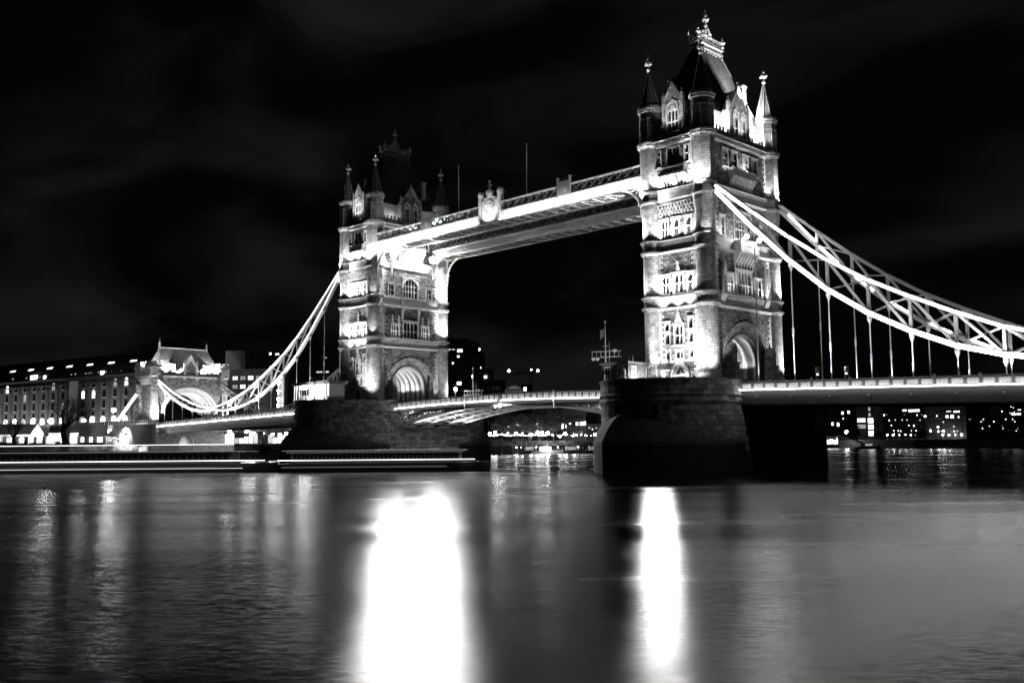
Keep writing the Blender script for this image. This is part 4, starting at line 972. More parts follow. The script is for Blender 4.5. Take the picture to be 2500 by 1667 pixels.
# ------------------------------------------------------------------ left abutment tower
def make_abutment():
    t = thing('abutment_tower', 'battlemented stone gatehouse at the left end of the bridge, steep floodlit roof', 'gatehouse', (-136,0,0))
    S = Fr((0,0,0),(0,1,0),(1,0,0)); Wf = Fr((0,-11.6,0),(1,0,0),(0,-1,0))
    w = MB(); P = S.P; Rr = 8.6; zs = 13.3; sq = .88; n = 24
    w.add([P(-11.5,9.5),P(-Rr,9.5),P(-Rr,23.9),P(-11.5,23.9)], [(0,1,2,3)]); w.add([P(Rr,9.5),P(11.5,9.5),P(11.5,23.9),P(Rr,23.9)], [(0,1,2,3)])
    for i in range(n):
        a, c = PI-PI*i/n, PI-PI*(i+1)/n
        w.add([P(Rr*math.cos(a),zs+Rr*sq*math.sin(a)), P(Rr*math.cos(c),zs+Rr*sq*math.sin(c)), P(Rr*math.cos(c),23.9), P(Rr*math.cos(a),23.9)], [(0,1,2,3)])
    w.box(-9,-.02,-11.6,-8.7,9.5,23.9); w.box(-9,-.02,8.7,11.6,9.5,23.9); w.box(-9,-.3,-8.7,8.7,21.3,23.9)
    w.build('wall', 'rubble', t)
    a_ = MB()
    for k in range(4): a_.farc(S, 0, zs, Rr-.45-.42*k, Rr+.02-.42*k, 0, PI, -.7-.5*k, .12-.45*k, 26, sq=sq)
    for k in range(5): a_.farc(S, 0, zs, 6.7, 7.15, 0, PI, -3.0-1.3*k, -2.4-1.3*k, 24, sq=sq)
    a_.build('archway', 'trim', t)
    v = MB(); v.farc(S, 0, zs, 7.15, 7.4, 0, PI, -9, -1, 24, sq=sq); v.build('vault', 'stone', t)
    p = MB(); p.fext(S, -11.7, 11.7, [(-.2,23.4),(.2,23.5),(.45,23.75),(.45,24.05),(-.2,24.1)]); p.fext(Wf, -9.3, .3, [(-.2,23.4),(.2,23.5),(.45,23.75),(.45,24.05),(-.2,24.1)])
    for fr, u0, u1 in ((S,-8,8),(Wf,-6.5,-2.5)):
        p.fbox(fr, u0, u1, 24.1, 25.0, -.4, .05); k = u0
        while k < u1-.5: p.fbox(fr, k, k+.8, 25.0, 25.8, -.4, .052); k += 1.4
    for k in range(9): p.fext(Wf, -8+k*.9-.2, -8+k*.9+.2, [(-.1,21.2),(.3,21.6),(.5,23.2),(-.1,23.3)])
    p.build('parapet', 'stone', t)
    for u in (-10.1, 10.1):
        for x in (-1.5, -8.0):
            b = MB(); b.box(x-1.9,x+1.9,u-1.9,u+1.9,23.9,27.2)
            b.box(x-2.1,x+2.1,u-2.1,u+2.1,26.1,26.4)
            for i in (-1.35, 0, 1.35):
                for j in (-1.35, 0, 1.35):
                    if i or j: b.box(x+i-.45,x+i+.45,u+j-.45,u+j+.45,27.2,28.0)
            b.build('battlement_turret', 'stone', t)
    def rr(x0, x1, y, z): return [(x0,-y,z),(x1,-y,z),(x1,y,z),(x0,y,z)]
    MB().box(-8.2,-1.4,-9.0,9.0,23.9,25.9).build('attic_wall', 'trim', t)
    r_ = MB(); r_.loft([rr(-8.5,-1.1,9.3,25.9), rr(-7.4,-2.2,8.5,28.3), rr(-4.95,-4.65,7.2,32.2)]); ro = r_.build('roof', 'slate', t)
    c = MB(); c.bar((-4.8,-7.2,32.2),(-4.8,7.2,32.2),.5,.35)
    for s in (-1, 1): c.lathe((-4.8,s*7.2,31.6), [(.55,0),(.3,.8),(.2,1.2),(.35,1.4),(.12,1.7),(.3,2.1),(.1,2.4),(.02,3.4)], 8)
    c.build('ridge_cap', 'lead', ro)
    d = MB(); d.fprism(S, [(-1.75,24.0),(1.75,24.0),(1.75,26.6),(0,29.7),(-1.75,26.6)], -1.6, .1)
    for s in (-1, 1): d.fbox(S, s*1.85-.25, s*1.85+.25, 22.9, 27.6, -.2, .35); d.lathe(tuple(S.P(s*1.85,27.6,.1)), [(.3,0),(.4,.25),(.15,.4),(.02,1.0)], 6)
    for s in (-1, 1): d.fprism(S, [(s*1.6,26.6),(s*2.0,26.7),(0,30.1),(0,29.6)], -.3, .3)
    do = d.build('gable', 'trim', t)
    MB().fprism(S, [(-1.2,24.7),(1.2,24.7),(1.2,26.6),(0,28.4),(-1.2,26.6)], .1, .16).build('panel', 'rubble', do)
    for s in (-1, 1):
        b = MB(); b.box(-2.3,-.9,s*5.0-.8,s*5.0+.8,25.4,27.4); b.build('dormer', 'trim', t)
        b = MB(); b.loft([[(-2.6,s*5-1,27.4),(-.7,s*5-1,27.4),(-.7,s*5+1,27.4),(-2.6,s*5+1,27.4)], [(-3.4,s*5-.1,28.6),(-2.0,s*5-.1,28.6),(-2.0,s*5+.1,28.6),(-3.4,s*5+.1,28.6)]]); b.build('dormer_roof', 'slate', t)
    for s in (-1, 1):   # chain saddles and battered buttresses on the corners
        f_ = MB()
        f_.box(-.6,.5,s*9.28-.7,s*9.28+.7,21.0,24.4); f_.lathe((.2,s*9.28,24.3), [(.6,0),(.7,.3),(.3,.7),(.02,1.2)], 8)
        f_.fext(Fr((0,s*10.6,0),(0,1,0),(1,0,0)), -.9, .9, [(-.2,9.5),(1.6,9.5),(1.3,14),(.2,19.5),(-.2,19.5)])
        f_.build('buttress', 'stone', t)
    # west flank: projecting bay and river base
    b = MB(); b.box(-9.4,-6.0,-13.2,-11.5,17.5,21.4); b.box(-9.0,-7.6,-12.6,-11.5,9.5,17.5); b.box(-6.9,-5.6,-12.4,-11.5,9.5,17.5)
    b.build('side_bay', 'rubble', t)
    b = MB(); b.box(-9.6,2.2,-13.0,13.0,-3,9.6); b.box(-9.9,2.5,-13.3,13.3,9.6,10.6); b.build('base', 'stone', t)
    for (p_, q_, e, a) in (((4.5,-12.6,10.9),(0,-10,17),9000,90), ((4.5,12.2,10.9),(0,10.4,17),7000,90), ((5.0,0,10.9),(0,0,20),2200,150), ((-4,3,14),(-4,6,19),700,150), ((-6,-3,13),(-6,2,19),500,150),
                           ((.6,-3.6,25.0),(-2.6,-4.2,29),3200,150), ((.6,3.6,25.0),(-2.6,4.2,29),3600,150), ((1.0,7.4,25.4),(-3,8.0,28.5),6500,130), ((1.0,-7.2,25.4),(-3,-8.0,28.5),7000,130), ((-4.8,-13.4,26.8),(-4.8,-8,29.5),6000,100), ((4,0,33),(-4.7,0,32.2),900,120),
                           ((0,-19,9),(-3,-13.0,3),7500,120), ((-8,-20,8),(-5,-12,16),2600,100)):
        flood(t, p_, q_, e, a, body=False)
    flood_bank('small dazzling lamp left of the gatehouse gable', (-135.2,-3.1,25.6), R(-40), .8, 'roof lamps on the gatehouse', 'lamp', 0)
    flood_bank('small dazzling lamp right of the gatehouse gable', (-135.2,3.3,25.7), R(-40), .8, 'roof lamps on the gatehouse', 'lamp', 0)
make_abutment()
ap_ = MB(); ap_.box(-260,-145.9,-10.5,10.5,8.0,10.4); ap_.box(-260,-145.9,-10.6,-10.1,10.4,11.6)
tag(ap_.build('approach_viaduct', 'brick'), 'low brick approach viaduct running left behind the gatehouse', 'viaduct')

# ================================================================== distant banks
def poly_ground(name, pts, z0, z1, m_='ground', kind='structure'):
    b = MB(); b.loft([[(p.x,p.y,z0) for p in pts], [(p.x,p.y,z1) for p in pts]]); return tag(b.build(name, m_), kind=kind)
poly_ground('east_bank', [site(2040,520), site(2230,470), site(2700,430), site(2700,1500), site(1900,1500), site(2000,900)], -3, 4.1)
def unit(a, b): return (b-a).normalized()
class Bd:
    """a building whose front runs between two bearings at given distances"""
    def __init__(s, name, label, cat, pa, da, pb, db, ytop, deep=14, z0=4.15, m_='farwall', group=None, roof=None):
        s.a = site(pa, da); s.b = site(pb, db); s.pa, s.pb, s.da, s.db = pa, pb, da, db
        s.len = (s.b-s.a).length; s.u = unit(s.a, s.b); s.n = Vector((s.u.y, -s.u.x, 0))
        if (CAM-s.a).dot(s.n) < 0: s.n = -s.n
        s.top = height((pa+pb)/2, ytop, (da+db)/2); s.z0 = z0
        s.t = thing(name, label, cat, (s.a.x, s.a.y, z0), math.atan2(s.u.y, s.u.x), group)
        s.fr = Fr((0,0,-z0), (1,0,0), (0,-1,0))
        s.sgn = 1 if Vector((s.u.y, -s.u.x, 0)).dot(s.n) > 0 else -1
        if s.sgn < 0: s.fr.n = Vector((0,1,0))
        s.deep = deep
        b = MB(); b.fbox(s.fr, 0, s.len, z0, s.top, -deep, 0); s.w = b.build('wall', m_, s.t)
        c = MB(); c.fbox(s.fr, -.3, s.len+.3, s.top, s.top+.5, -deep-.3, .3); c.build('roof', 'concrete', s.t)
    def uv(s, px, py):
        f_ = (px-s.pa)/(s.pb-s.pa); d0, d1 = s.da, s.db
        # perspective-correct position on the front
        lo, hi = -.5, 1.5
        for _ in range(30):
            m_ = (lo+hi)/2; p = s.a+(s.b-s.a)*m_; r_ = p-CAM; q = 1250+FPX*(r_.dot(_rr))/(r_.dot(_f))
            if (q < px) == (s.pb > s.pa): lo = m_
            else: hi = m_
        p = s.a+(s.b-s.a)*lo; dist = (p-CAM).x*FH.x+(p-CAM).y*FH.y
        return lo*s.len, height(px, py, dist)
    def win(s, px, py, w, h, m_='win', name='window', label=None):
        (u0, z1), (u1, z0) = s.uv(px, py), s.uv(px+w, py+h)
        b = MB(); b.fbox(s.fr, u0, u1, z0, z1, -.3, .06); o = b.build(name, m_, s.t)
        if w > 5: 
            f_ = MB(); n = max(2, int(w/3.5))
            for k in range(n+1): f_.fbox(s.fr, u0+(u1-u0)*k/n-.07, u0+(u1-u0)*k/n+.07, z0, z1, .05, .14)
            f_.fbox(s.fr, u0, u1, (z0+z1)/2-.06, (z0+z1)/2+.06, .05, .13)
            f_.build('frame', 'concrete', o)
        return o
    def grid(s, nx, nz, u0=1.5, zt=1.5, zb=3.0, wf=.5, hf=.5, m_='glass'):
        W_ = (s.len-2*u0)/nx; H_ = (s.top-s.z0-zt-zb)/nz; first = None; c = 0
        for j in reversed(range(nz)):
            for i in range(nx):
                if c >= 60: return
                c += 1; u = u0+W_*(i+.5); z = s.z0+zb+H_*(j+.5)
                if first is None:
                    b = MB(); b.fbox(s.fr, -W_*wf/2, W_*wf/2, s.z0-H_*hf/2, s.z0+H_*hf/2, -.2, .03); o = first = b.build('window', m_, s.t)
                else: o = copy_tree(first, s.t)
                o.location = (u, 0, z-s.z0)

# warehouse with round-headed window bays, left edge of the view
wh = Bd('warehouse', 'long brown brick warehouse with tall round-headed window bays behind the bare trees', 'warehouse', -40, 412, 346, 350, 927, 18, 4.15, 'brick')
L_ = wh.len; nb = 16; bw = L_/nb; H0 = 4.15; T0 = wh.top
mb = MB(); fr = wh.fr
for k in range(nb+1): mb.fbox(fr, k*bw-.35, k*bw+.35, H0+5.5, T0-3.4, -.1, .28)
for k in range(nb): mb.farc(fr, (k+.5)*bw, T0-4.6, bw*.34, bw*.42, 0, PI, -.1, .3, 10)
mb.fbox(fr, 0, L_, T0-2.3, T0-1.9, -.1, .45); mb.fbox(fr, 0, L_, H0+5.0, H0+5.5, -.1, .4)
mb.build('pilaster', 'brick', wh.t)
lit = {(2,4):'win_hot',(14,4):'win_hot',(10,3):'win_hot',(11,3):'win_hot',(13,4):'win_dim',(4,3):'win_dim',(7,4):'win_dim',(0,2):'win_dim',(15,2):'win_dim',(8,2):'win_dim'}
rz_ = (T0-4.6-(H0+6.0))/3.6
for k in range(nb):
    for j in range(1, 5):
        z = H0+6.4+rz_*j*.92; u = (k+.5)*bw; hh = rz_*.5
        b = MB(); b.fprism(fr, [(u-.85,z),(u+.85,z),(u+.85,z+hh)]+[(u+.85*math.cos(a), z+hh+.75*math.sin(a)) for a in (PI*.25,PI*.5,PI*.75)]+[(u-.85,z+hh)], -.2, .04)
        o = b.build('window', lit.get((k,j), 'glass'), wh.t)
        if (k,j) in lit:
            f_ = MB(); f_.fbox(fr, u-.05, u+.05, z, z+hh+.7, .04, .12); f_.fbox(fr, u-.85, u+.85, z+hh*.6, z+hh*.6+.08, .04, .11); f_.build('frame', 'concrete', o)
sl = MB()
for k in range(nb):
    for j in range(1, 5): sl.fbox(fr, (k+.5)*bw-1.0, (k+.5)*bw+1.0, H0+6.15+rz_*j*.92, H0+6.38+rz_*j*.92, -.1, .25)
sl.build('sill', 'trim', wh.t)
sh_ = MB(); 
for k in range(nb*2):
    if k % 7 != 3: sh_.fbox(fr, k*bw/2+.4, (k+1)*bw/2-.4, H0+.6, H0+4.4, -.2, .05)
sh_.build('shopfront', 'win_hot', wh.t)
za, zb_ = height(170,1043,382), height(170,1019,382)
for k in range(nb):
    u = (k+.5)*bw; b = MB(); b.fprism(fr, [(u-1.25,za),(u+1.25,za),(u+1.25,zb_-.9),(u+.8,zb_-.25),(u,zb_),(u-.8,zb_-.25),(u-1.25,zb_-.9)], -.2, .36)
    o = b.build('arcade_window', ('win','win_hot','win_dim','win_hot','win','win')[(k*5) % 6], wh.t)
    f_ = MB(); f_.fbox(fr, u-.05, u+.05, za, zb_, .35, .45); f_.fbox(fr, u-1.25, u+1.25, zb_-1.1, zb_-1.0, .35, .44); f_.build('frame', 'concrete', o)
bq = MB(); bq.fbox(fr, L_*.578, L_*.625, H0, T0-1.0, -.1, .6); bq.build('pale_pier', 'trim', wh.t)
rf = MB(); rf.fext(fr, -.5, L_+.5, [(.2,T0+.4),(-1.6,T0+4.3),(-5.5,T0+8.6),(-16,T0+8.9),(-18,T0+.4)]); rf.build('mansard_roof', 'farwall', wh.t)
dm = MB()
for k in range(8):
    u = 2.5+k*(L_-4)/7.6; dm.fext(fr, u-1.7, u+1.7, [(-2.6,T0+5.0),(-1.9,T0+5.0),(-3.6,T0+6.1),(-4.2,T0+6.1)])
dm.build('roof_light', 'win_hot', wh.t)
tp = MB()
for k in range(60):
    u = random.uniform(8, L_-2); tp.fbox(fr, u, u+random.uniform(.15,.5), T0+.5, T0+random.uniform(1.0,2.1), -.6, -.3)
tp.build('terrace_planter', 'win_dim', wh.t)  # planters glow by themselves, dim light put into their material
for k in range(9): spot(wh.t, (4+k*L_/9.2, 6.5*fr.n.y, 2.6), (4+k*L_/9.2, 0, 14), 5200, 100, .3)  # unseen floods added to brighten the facade behind the bare tree
wh.win(66,917,16,9,'win_hot'); wh.win(98,917,5,8,'win_hot'); wh.win(238,906,8,12,'win_hot')

# concrete hotel blocks behind the left span
h1 = Bd('hotel_block', 'dark concrete hotel block with stepped flat top, seen through the left chain', 'hotel', 572, 330, 700, 325, 843, 22, 4.15, 'concrete', 'concrete hotel blocks')
h1.grid(9, 8); b = MB(); b.fbox(h1.fr, -2.2, 3.6, 20, height(585,858,330), .2, 3.0); b.build('stair_tower', 'trim', h1.t)
for px, py, w, h in ((653,861,6,5),(668,863,10,3),(655,894,7,4),(604,907,8,3),(622,905,9,4)): h1.win(px,py,w,h,'win_hot')
h2 = Bd('hotel_block', 'taller dark concrete hotel block left of the farther tower, one window lit', 'hotel', 690, 345, 836, 335, 832, 24, 4.15, 'concrete', 'concrete hotel blocks')
h2.grid(10, 9)
for px, py, w, h, k in ((734,918,13,7,'win_hot'),(770,907,15,2,'win'),(748,848,4,3,'win_dim'),(790,872,5,3,'win_dim'),(793,906,8,3,'win')): h2.win(px,py,w,h,k)
h3 = Bd('low_wing', 'lower hotel wing with two rows of softly lit rooms right of the gatehouse', 'hotel wing', 555, 300, 640, 296, 905, 14, 4.15, 'concrete')
for j, py in enumerate((919, 940)):
    for i in range(4): h3.win(564+i*19, py+i*-.4, 13, 8, ('win','win_dim','win_hot','win_dim')[(i+j) % 4])
st = thing('lamp_stack', 'dark column with four bright lamps stacked up it, in front of the hotel', 'lamp column', tuple(site(685,290,4.15)))
zt = height(685,925,290)-4.15
MB().box(-1.6,1.6,0,1.2,0,zt).build('column', 'concrete', st)
for k, py in enumerate((933,953,973,990)):
    z = height(685,py,290)-4.15; MB().ball((0,-1.0,z), .38).build('lens', 'lamp', st); MB().lathe((0,-1.0,z-1.5), [(.12,0),(.35,1.0)], 8).build('shade', 'win', st)

# blocks right of the farther tower
b1 = Bd('office_block', 'tall dark block directly right of the farther tower, a few windows lit', 'office block', 1088, 430, 1134, 428, 828, 25, 4.15, 'farwall', 'dark blocks beyond the bridge'); b1.grid(5, 12)
for px, py, w, h, k in ((1117,853,13,6,'win_hot'),(1104,852,7,2,'win'),(1096,852,4,2,'win'),(1117,868,5,4,'win_hot'),(1104,884,4,5,'win'),(1116,932,11,7,'win_hot')): b1.win(px,py,w,h,k)
b2 = Bd('office_block', 'stepped dark block with slanting right side, beyond the bascule span', 'office block', 1134, 440, 1182, 440, 873, 25, 4.15, 'farwall', 'dark blocks beyond the bridge'); b2.grid(6, 9)
for px, py, w, h, k in ((1138,897,2,7,'win'),(1152,915,3,8,'win_hot'),(1174,895,2,5,'win')): b2.win(px,py,w,h,k)
b3 = Bd('office_block', 'lowest of the three dark blocks right of the farther tower', 'office block', 1182, 445, 1234, 445, 930, 20, 4.15, 'farwall', 'dark blocks beyond the bridge'); b3.grid(7, 6)
b3.win(1182,917,8,6,'win_hot'); 
b = MB(); b.fext(b2.fr, 0, b2.len, [(0,b2.top),(-3,b2.top+2.5),(-20,b2.top+2.5),(-22,b2.top)]); b.build('roof_storey', 'farwall', b2.t)
b = MB(); b.fbox(b3.fr, 0, b3.len*.45, b3.top, height(1190,900,445), -12, -.4); b.build('stair_tower', 'farwall', b3.t)
b4 = Bd('glasshouse', 'low domed glass roofed hall above the bascule span, faintly lit', 'glass hall', 1236, 520, 1276, 520, 950, 20, 4.15, 'farwall')
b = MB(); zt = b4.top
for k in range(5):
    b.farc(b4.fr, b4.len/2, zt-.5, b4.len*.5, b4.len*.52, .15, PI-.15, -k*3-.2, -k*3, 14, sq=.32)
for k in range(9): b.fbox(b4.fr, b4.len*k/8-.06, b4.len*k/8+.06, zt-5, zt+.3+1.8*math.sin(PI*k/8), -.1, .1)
b.build('roof_rib', 'win_dim', b4.t)  # faint light put into the roof ribs as a glow
b5 = Bd('low_block', 'small low block with a lit doorway beside the tower crane', 'low block', 1276, 520, 1300, 520, 940, 15, 4.15, 'farwall'); b5.win(1280,945,7,9,'win_hot')

def crane(label, px, dist, ymast, yjib, p0, p1):
    t = thing('tower_crane', label, 'crane', tuple(site(px,dist,4.15)), -YAW+PI, 'tower cranes on the skyline')
    zt = height(px, ymast, dist)-4.15; zj = height(px, yjib, dist)-4.15; sc = dist/FPX
    b = MB()
    for a, c in ((-1,-1),(1,-1),(1,1),(-1,1)): b.bar((a,c,0),(a,c,zt),.35)
    k = 0
    while k < zt-3: b.bar((-1,-1,k),(1,-1,k+3),.2); b.bar((1,1,k+3),(-1,1,k),.2); k += 3
    b.build('mast', 'concrete', t)
    j = MB(); x0 = -(p0-px)*sc; x1 = -(p1-px)*sc
    for dz, dy in ((0,-.8),(0,.8),(1.6,0)): j.bar((x0,dy,zj+dz),(x1,dy,zj+dz),.28)
    n = 18
    for k in range(n): a = x0+(x1-x0)*k/n; c = x0+(x1-x0)*(k+1)/n; j.bar((a,-.8,zj),(c,0,zj+1.6),.16); j.bar((c,-.8,zj),(a,0,zj+1.6),.16)
    j.build('jib', 'concrete', t)
    for p_ in (p0, p1): MB().ball((-(p_-px)*sc,0,zj+2.2), .9).build('warning_lamp', 'bulb', t)
    MB().ball((-.3,-1.5,zj+3), .55).build('warning_lamp', 'bulb', t)
crane('long-jibbed crane with a warning lamp at each end, above the opening span', 1298, 700, 915, 912, 1244, 1315)
crane('short crane tip with two lamps just right of the farther tower', 1166, 650, 862, 861, 1157, 1170)

# apartments and wharves seen under the right-hand deck
def rnd_windows(B, n, px0, px1, py0, py1, w, h, kinds=('win','win_hot','win_dim')):
    for k in range(n): B.win(random.uniform(px0,px1), random.choice([py0+(py1-py0)*i/5 for i in range(6)]), w*random.uniform(.6,1.3), h, random.choice(kinds))
r1 = Bd('wharf_building', 'dark wharf building with lit upper windows, nearest the pier on the right', 'wharf building', 2008, 560, 2100, 545, 985, 20, 4.1, 'farwall', 'riverside blocks under the right deck')
r1.grid(10,5)
for px, py, w, h, k in ((2058,1005,5,6,'win_hot'),(2073,1003,5,6,'win_hot'),(2033,1031,4,7,'win_hot'),(2046,1032,5,8,'win_hot'),(2060,1020,3,3,'win'),(2025,992,3,1.5,'win'),(2050,992,4,1.5,'win')): r1.win(px,py,w,h,k)
r2 = Bd('wharf_building', 'glazed stair block with a bright column of three windows', 'wharf building', 2094, 520, 2140, 515, 978, 18, 4.1, 'farwall', 'riverside blocks under the right deck')
for k in range(3): r2.win(2122,1021+k*15.5,13,11,'win_hot'); r2.win(2096,1021+k*15.5,20,9,('win','win_dim','farwall')[k]) 
for k in range(2): r2.win(2124,994+k*14,5,8,'win_dim')
r3 = Bd('wharf_building', 'broad dark apartment block with bright roof-level strips, middle of the right bank', 'apartment block', 2138, 540, 2262, 520, 977, 20, 4.1, 'farwall', 'riverside blocks under the right deck'); r3.grid(12,6)
for px, py, w, h, k in ((2198,980,13,2,'win_hot'),(2214,980,16,2,'win_hot'),(2137,998,20,3,'win_hot'),(2208,1000,10,3,'win_hot'),(2222,1000,28,4,'win_hot'),(2162,981,6,3,'win'),(2175,980,5,2,'win')): r3.win(px,py,w,h,k)
for k in range(22): r3.win(2140+k*5.4+random.uniform(-1,1), random.choice((1011,1024,1037,1050)), 2.2, random.choice((2,4)), random.choice(('win','win_dim','win_hot')))
r4 = Bd('wharf_building', 'dark apartment block with scattered lit rooms, right of the broad one', 'apartment block', 2262, 500, 2362, 480, 990, 20, 4.1, 'farwall', 'riverside blocks under the right deck'); r4.grid(9,5)
for px, py, w, h, k in ((2313,1014,7,5,'win_hot'),(2325,1013,8,7,'win_hot'),(2343,1015,3,5,'win'),(2315,1003,12,2,'win'),(2333,1003,15,3,'win_hot'),(2301,982,4,4,'win_hot'),(2260,1014,5,4,'win_hot'),(2290,1013,3,4,'win'),(2305,1029,3,2,'win')): r4.win(px,py,w,h,k)
def skytower(label, p0, p1, ytop, dist, n, seed):
    T = Bd('office_tower', label, 'office tower', p0, dist, p1, dist, ytop, 60, 4.1, 'farwall', 'distant office towers')
    rg = random.Random(seed); T.grid(8, 14, 4, 4, 10)
    for k in range(n):
        px = p0+1.5+(p1-p0-4)*rg.random(); py = ytop+3+rg.randint(0, 16)*2.6
        T.win(px, py, rg.choice((1.3,2.0,4.5)), 1.3, rg.choice(('win_hot','win','win_hot')))
    return T
s1 = skytower('distant office tower densely dotted with lit windows, leftmost of three', 2344, 2382, 974, 2400, 60, 3)
s2 = skytower('distant office tower with one long bright floor near its top', 2384, 2424, 970, 2500, 34, 5); s2.win(2388,980,29,2.6,'win_hot'); s2.win(2410,977,9,2,'win_hot')
s3 = skytower('distant office tower cut by the right edge of the view', 2455, 2530, 968, 2300, 30, 9)
r5 = Bd('wharf_building', 'low dark riverside block below the distant towers at the right edge', 'wharf building', 2362, 470, 2560, 455, 1016, 20, 4.1, 'farwall', 'riverside blocks under the right deck'); r5.grid(14,3)
for px, py, w, h, k in ((2475,1008,9,6,'win_hot'),(2486,1008,12,5,'win'),(2450,1003,3,2,'win_hot')): r5.win(px,py,w,h,k)
rnd_windows(r5, 14, 2366, 2490, 1022, 1050, 2.2, 2.5)
# floating landing stage with bright lights, gangway
ls = site(2012,500); t = thing('landing_stage', 'brightly lit floating landing stage behind the right pier', 'landing stage', (ls.x, ls.y, .4), -YAW)
sc = 500/FPX
MB().box(0,36*sc,0,6,0,1.2).build('pontoon', 'hull', t)
b = MB(); b.box(.5,34*sc,.5,5.5,5.2,5.6)
for k in range(6): b.box(.6+k*6*sc,.8+k*6*sc,.5,.7,1.2,5.2)
b.build('canopy', 'paint', t)
for k in range(7): MB().box(.7+k*4.6*sc,.7+k*4.6*sc+2.6*sc,.3,.45,random.uniform(1.6,2.6),random.uniform(3.2,4.8)).build('window', random.choice(('win_hot','led','win_hot')), t)
MB().bar((34*sc,2,6.0),(126*sc,3,.6),1.2,.9).build('gangway', 'midsteel', t)
# ------------------------------------------------------------------ lamps on the banks
def lamp_mesh(H):
    return MB().tube((0,0,0),(0,0,H),.07,.05,6).lathe((0,0,0), [(.22,0),(.14,.5),(.07,.6)], 8)
def street_lamp(label, px, py, dist, H=None, r_=.33, m_='lamp', grp='promenade lamps', z0=4.15, w=0):
    p = site(px, dist, z0); zt = height(px, py, dist)-z0
    t = thing('street_lamp', label, 'street lamp', tuple(p), 0, grp)
    lamp_mesh(zt-r_*.8).build('post', 'bluesteel', t); MB().ball((0,0,zt), r_, 10).build('globe', m_, t)
    MB().lathe((0,0,zt), [(r_*.9,r_*.75),(r_*.3,r_*1.3),(.02,r_*1.7)], 8).build('cap', 'bluesteel', t)
    if w: point(t, (0,-r_*1.6,zt), w, r_)
    return t
for lb, px, py, d, r_, mm in (('very bright lamp, leftmost of five under the left span', 560, 1054, 272, .5, 'lamp'), ('second lamp of the five under the left span', 601, 1052, 275, .46, 'lamp'),
        ('third lamp of the five under the left span, close to the second', 618, 1056, 280, .38, 'lamp'), ('fourth lamp of the five under the left span', 665, 1060, 278, .36, 'lamp'), ('rightmost lamp of the five under the left span, next to the pier', 698, 1058, 270, .4, 'lamp')):
    street_lamp(lb, px, py, d, r_=r_, m_=mm, grp='lamps under the left span', w=250)
for lb, px, py, d, r_ in (('bright lamp high by the slanting strut left of the gatehouse', 275, 1001, 262, .55), ('bright lamp in front of the warehouse, between the two bare trees', 122, 1027, 330, .8), ('lamp right of the large bare tree, before the warehouse', 203, 1026, 335, .6),
        ('low lamp on the quay at the far left', 100, 1069, 268, .45), ('lamp inside the low arch beside the gatehouse', 303, 1066, 270, .6), ('dim lamp near the left edge before the warehouse', 80, 1024, 335, .4)):
    street_lamp(lb, px, py, d, r_=r_, grp='lamps on the left quay', w=900)
ORD = 'first second third fourth fifth sixth seventh eighth ninth tenth eleventh twelfth thirteenth fourteenth fifteenth sixteenth seventeenth eighteenth nineteenth twentieth twenty-first twenty-second twenty-third twenty-fourth twenty-fifth'.split()
for i, (px, py, r_) in enumerate(sorted(((1196,1058,.5),(1209,1055,.5),(1260,1057,.5),(1275,1058,.3),(1297,1060,.45),(1313,1055,.55),(1324,1056,.5),(1337,1057,.6),(1367,1065,.45),(1380,1058,.55),(1402,1062,.4),(1453,1061,.5),(1240,1058,.3)))):
    street_lamp('promenade lamp under the opening span, %s from the left of its row' % ORD[i], px, py, 385+i % 3*4, r_=r_, grp='promenade lamps seen under the opening span')
for i, (px, py, r_) in enumerate(sorted(((2068,1054,.8),(2167,1061,.35),(2182,1061,.4),(2196,1061,.25),(2211,1061,.25),(2225,1061,.3),(2238,1061,.25),(2273,1051,.3),(2292,1042,.3),(2292,1053,.3),(2305,1052,.45),(2302,1061,.3),(2318,1061,.35),(2333,1061,.2),(2348,1061,.3),(2357,1061,.3),(2376,1053,.5),(2398,1040,.5),(2405,1037,.35),(2422,1052,.45),(2430,1039,.4),(2447,1040,.3),(2450,1052,.7),(2471,1052,.4),(2491,1052,.65)))):
    street_lamp('small bright quay lamp on the right bank, %s along from the pier' % ORD[i], px, py, 470+(2500-px)*.08, r_=r_, grp='quay lamps on the right bank', z0=4.1, m_='lamp')
# lit string of fairy lights along the promenade: one cable with bulbs
g_ = thing('light_garland', 'string of small lights along the promenade railing under the opening span', 'string lights', tuple(site(1195,384,8.3)))
b = MB(); q = MB(); p0 = site(1195,384,8.3)
for k in range(90):
    px = 1195+k*3.4; p = site(px, 384, height(px, 1062+1.5*math.sin(k*.55)+.4*math.sin(k*1.9), 384)); p1 = p-p0
    if k: b.bar(pp_, p1, .06)
    if (k*37) % 10 < (8 if px < 1350 else 4): q.ball(tuple(p1), .16 if k % 3 else .24, 5)
    pp_ = p1
b.build('cable', 'bluesteel', g_); q.build('bulb', 'bulb', g_)
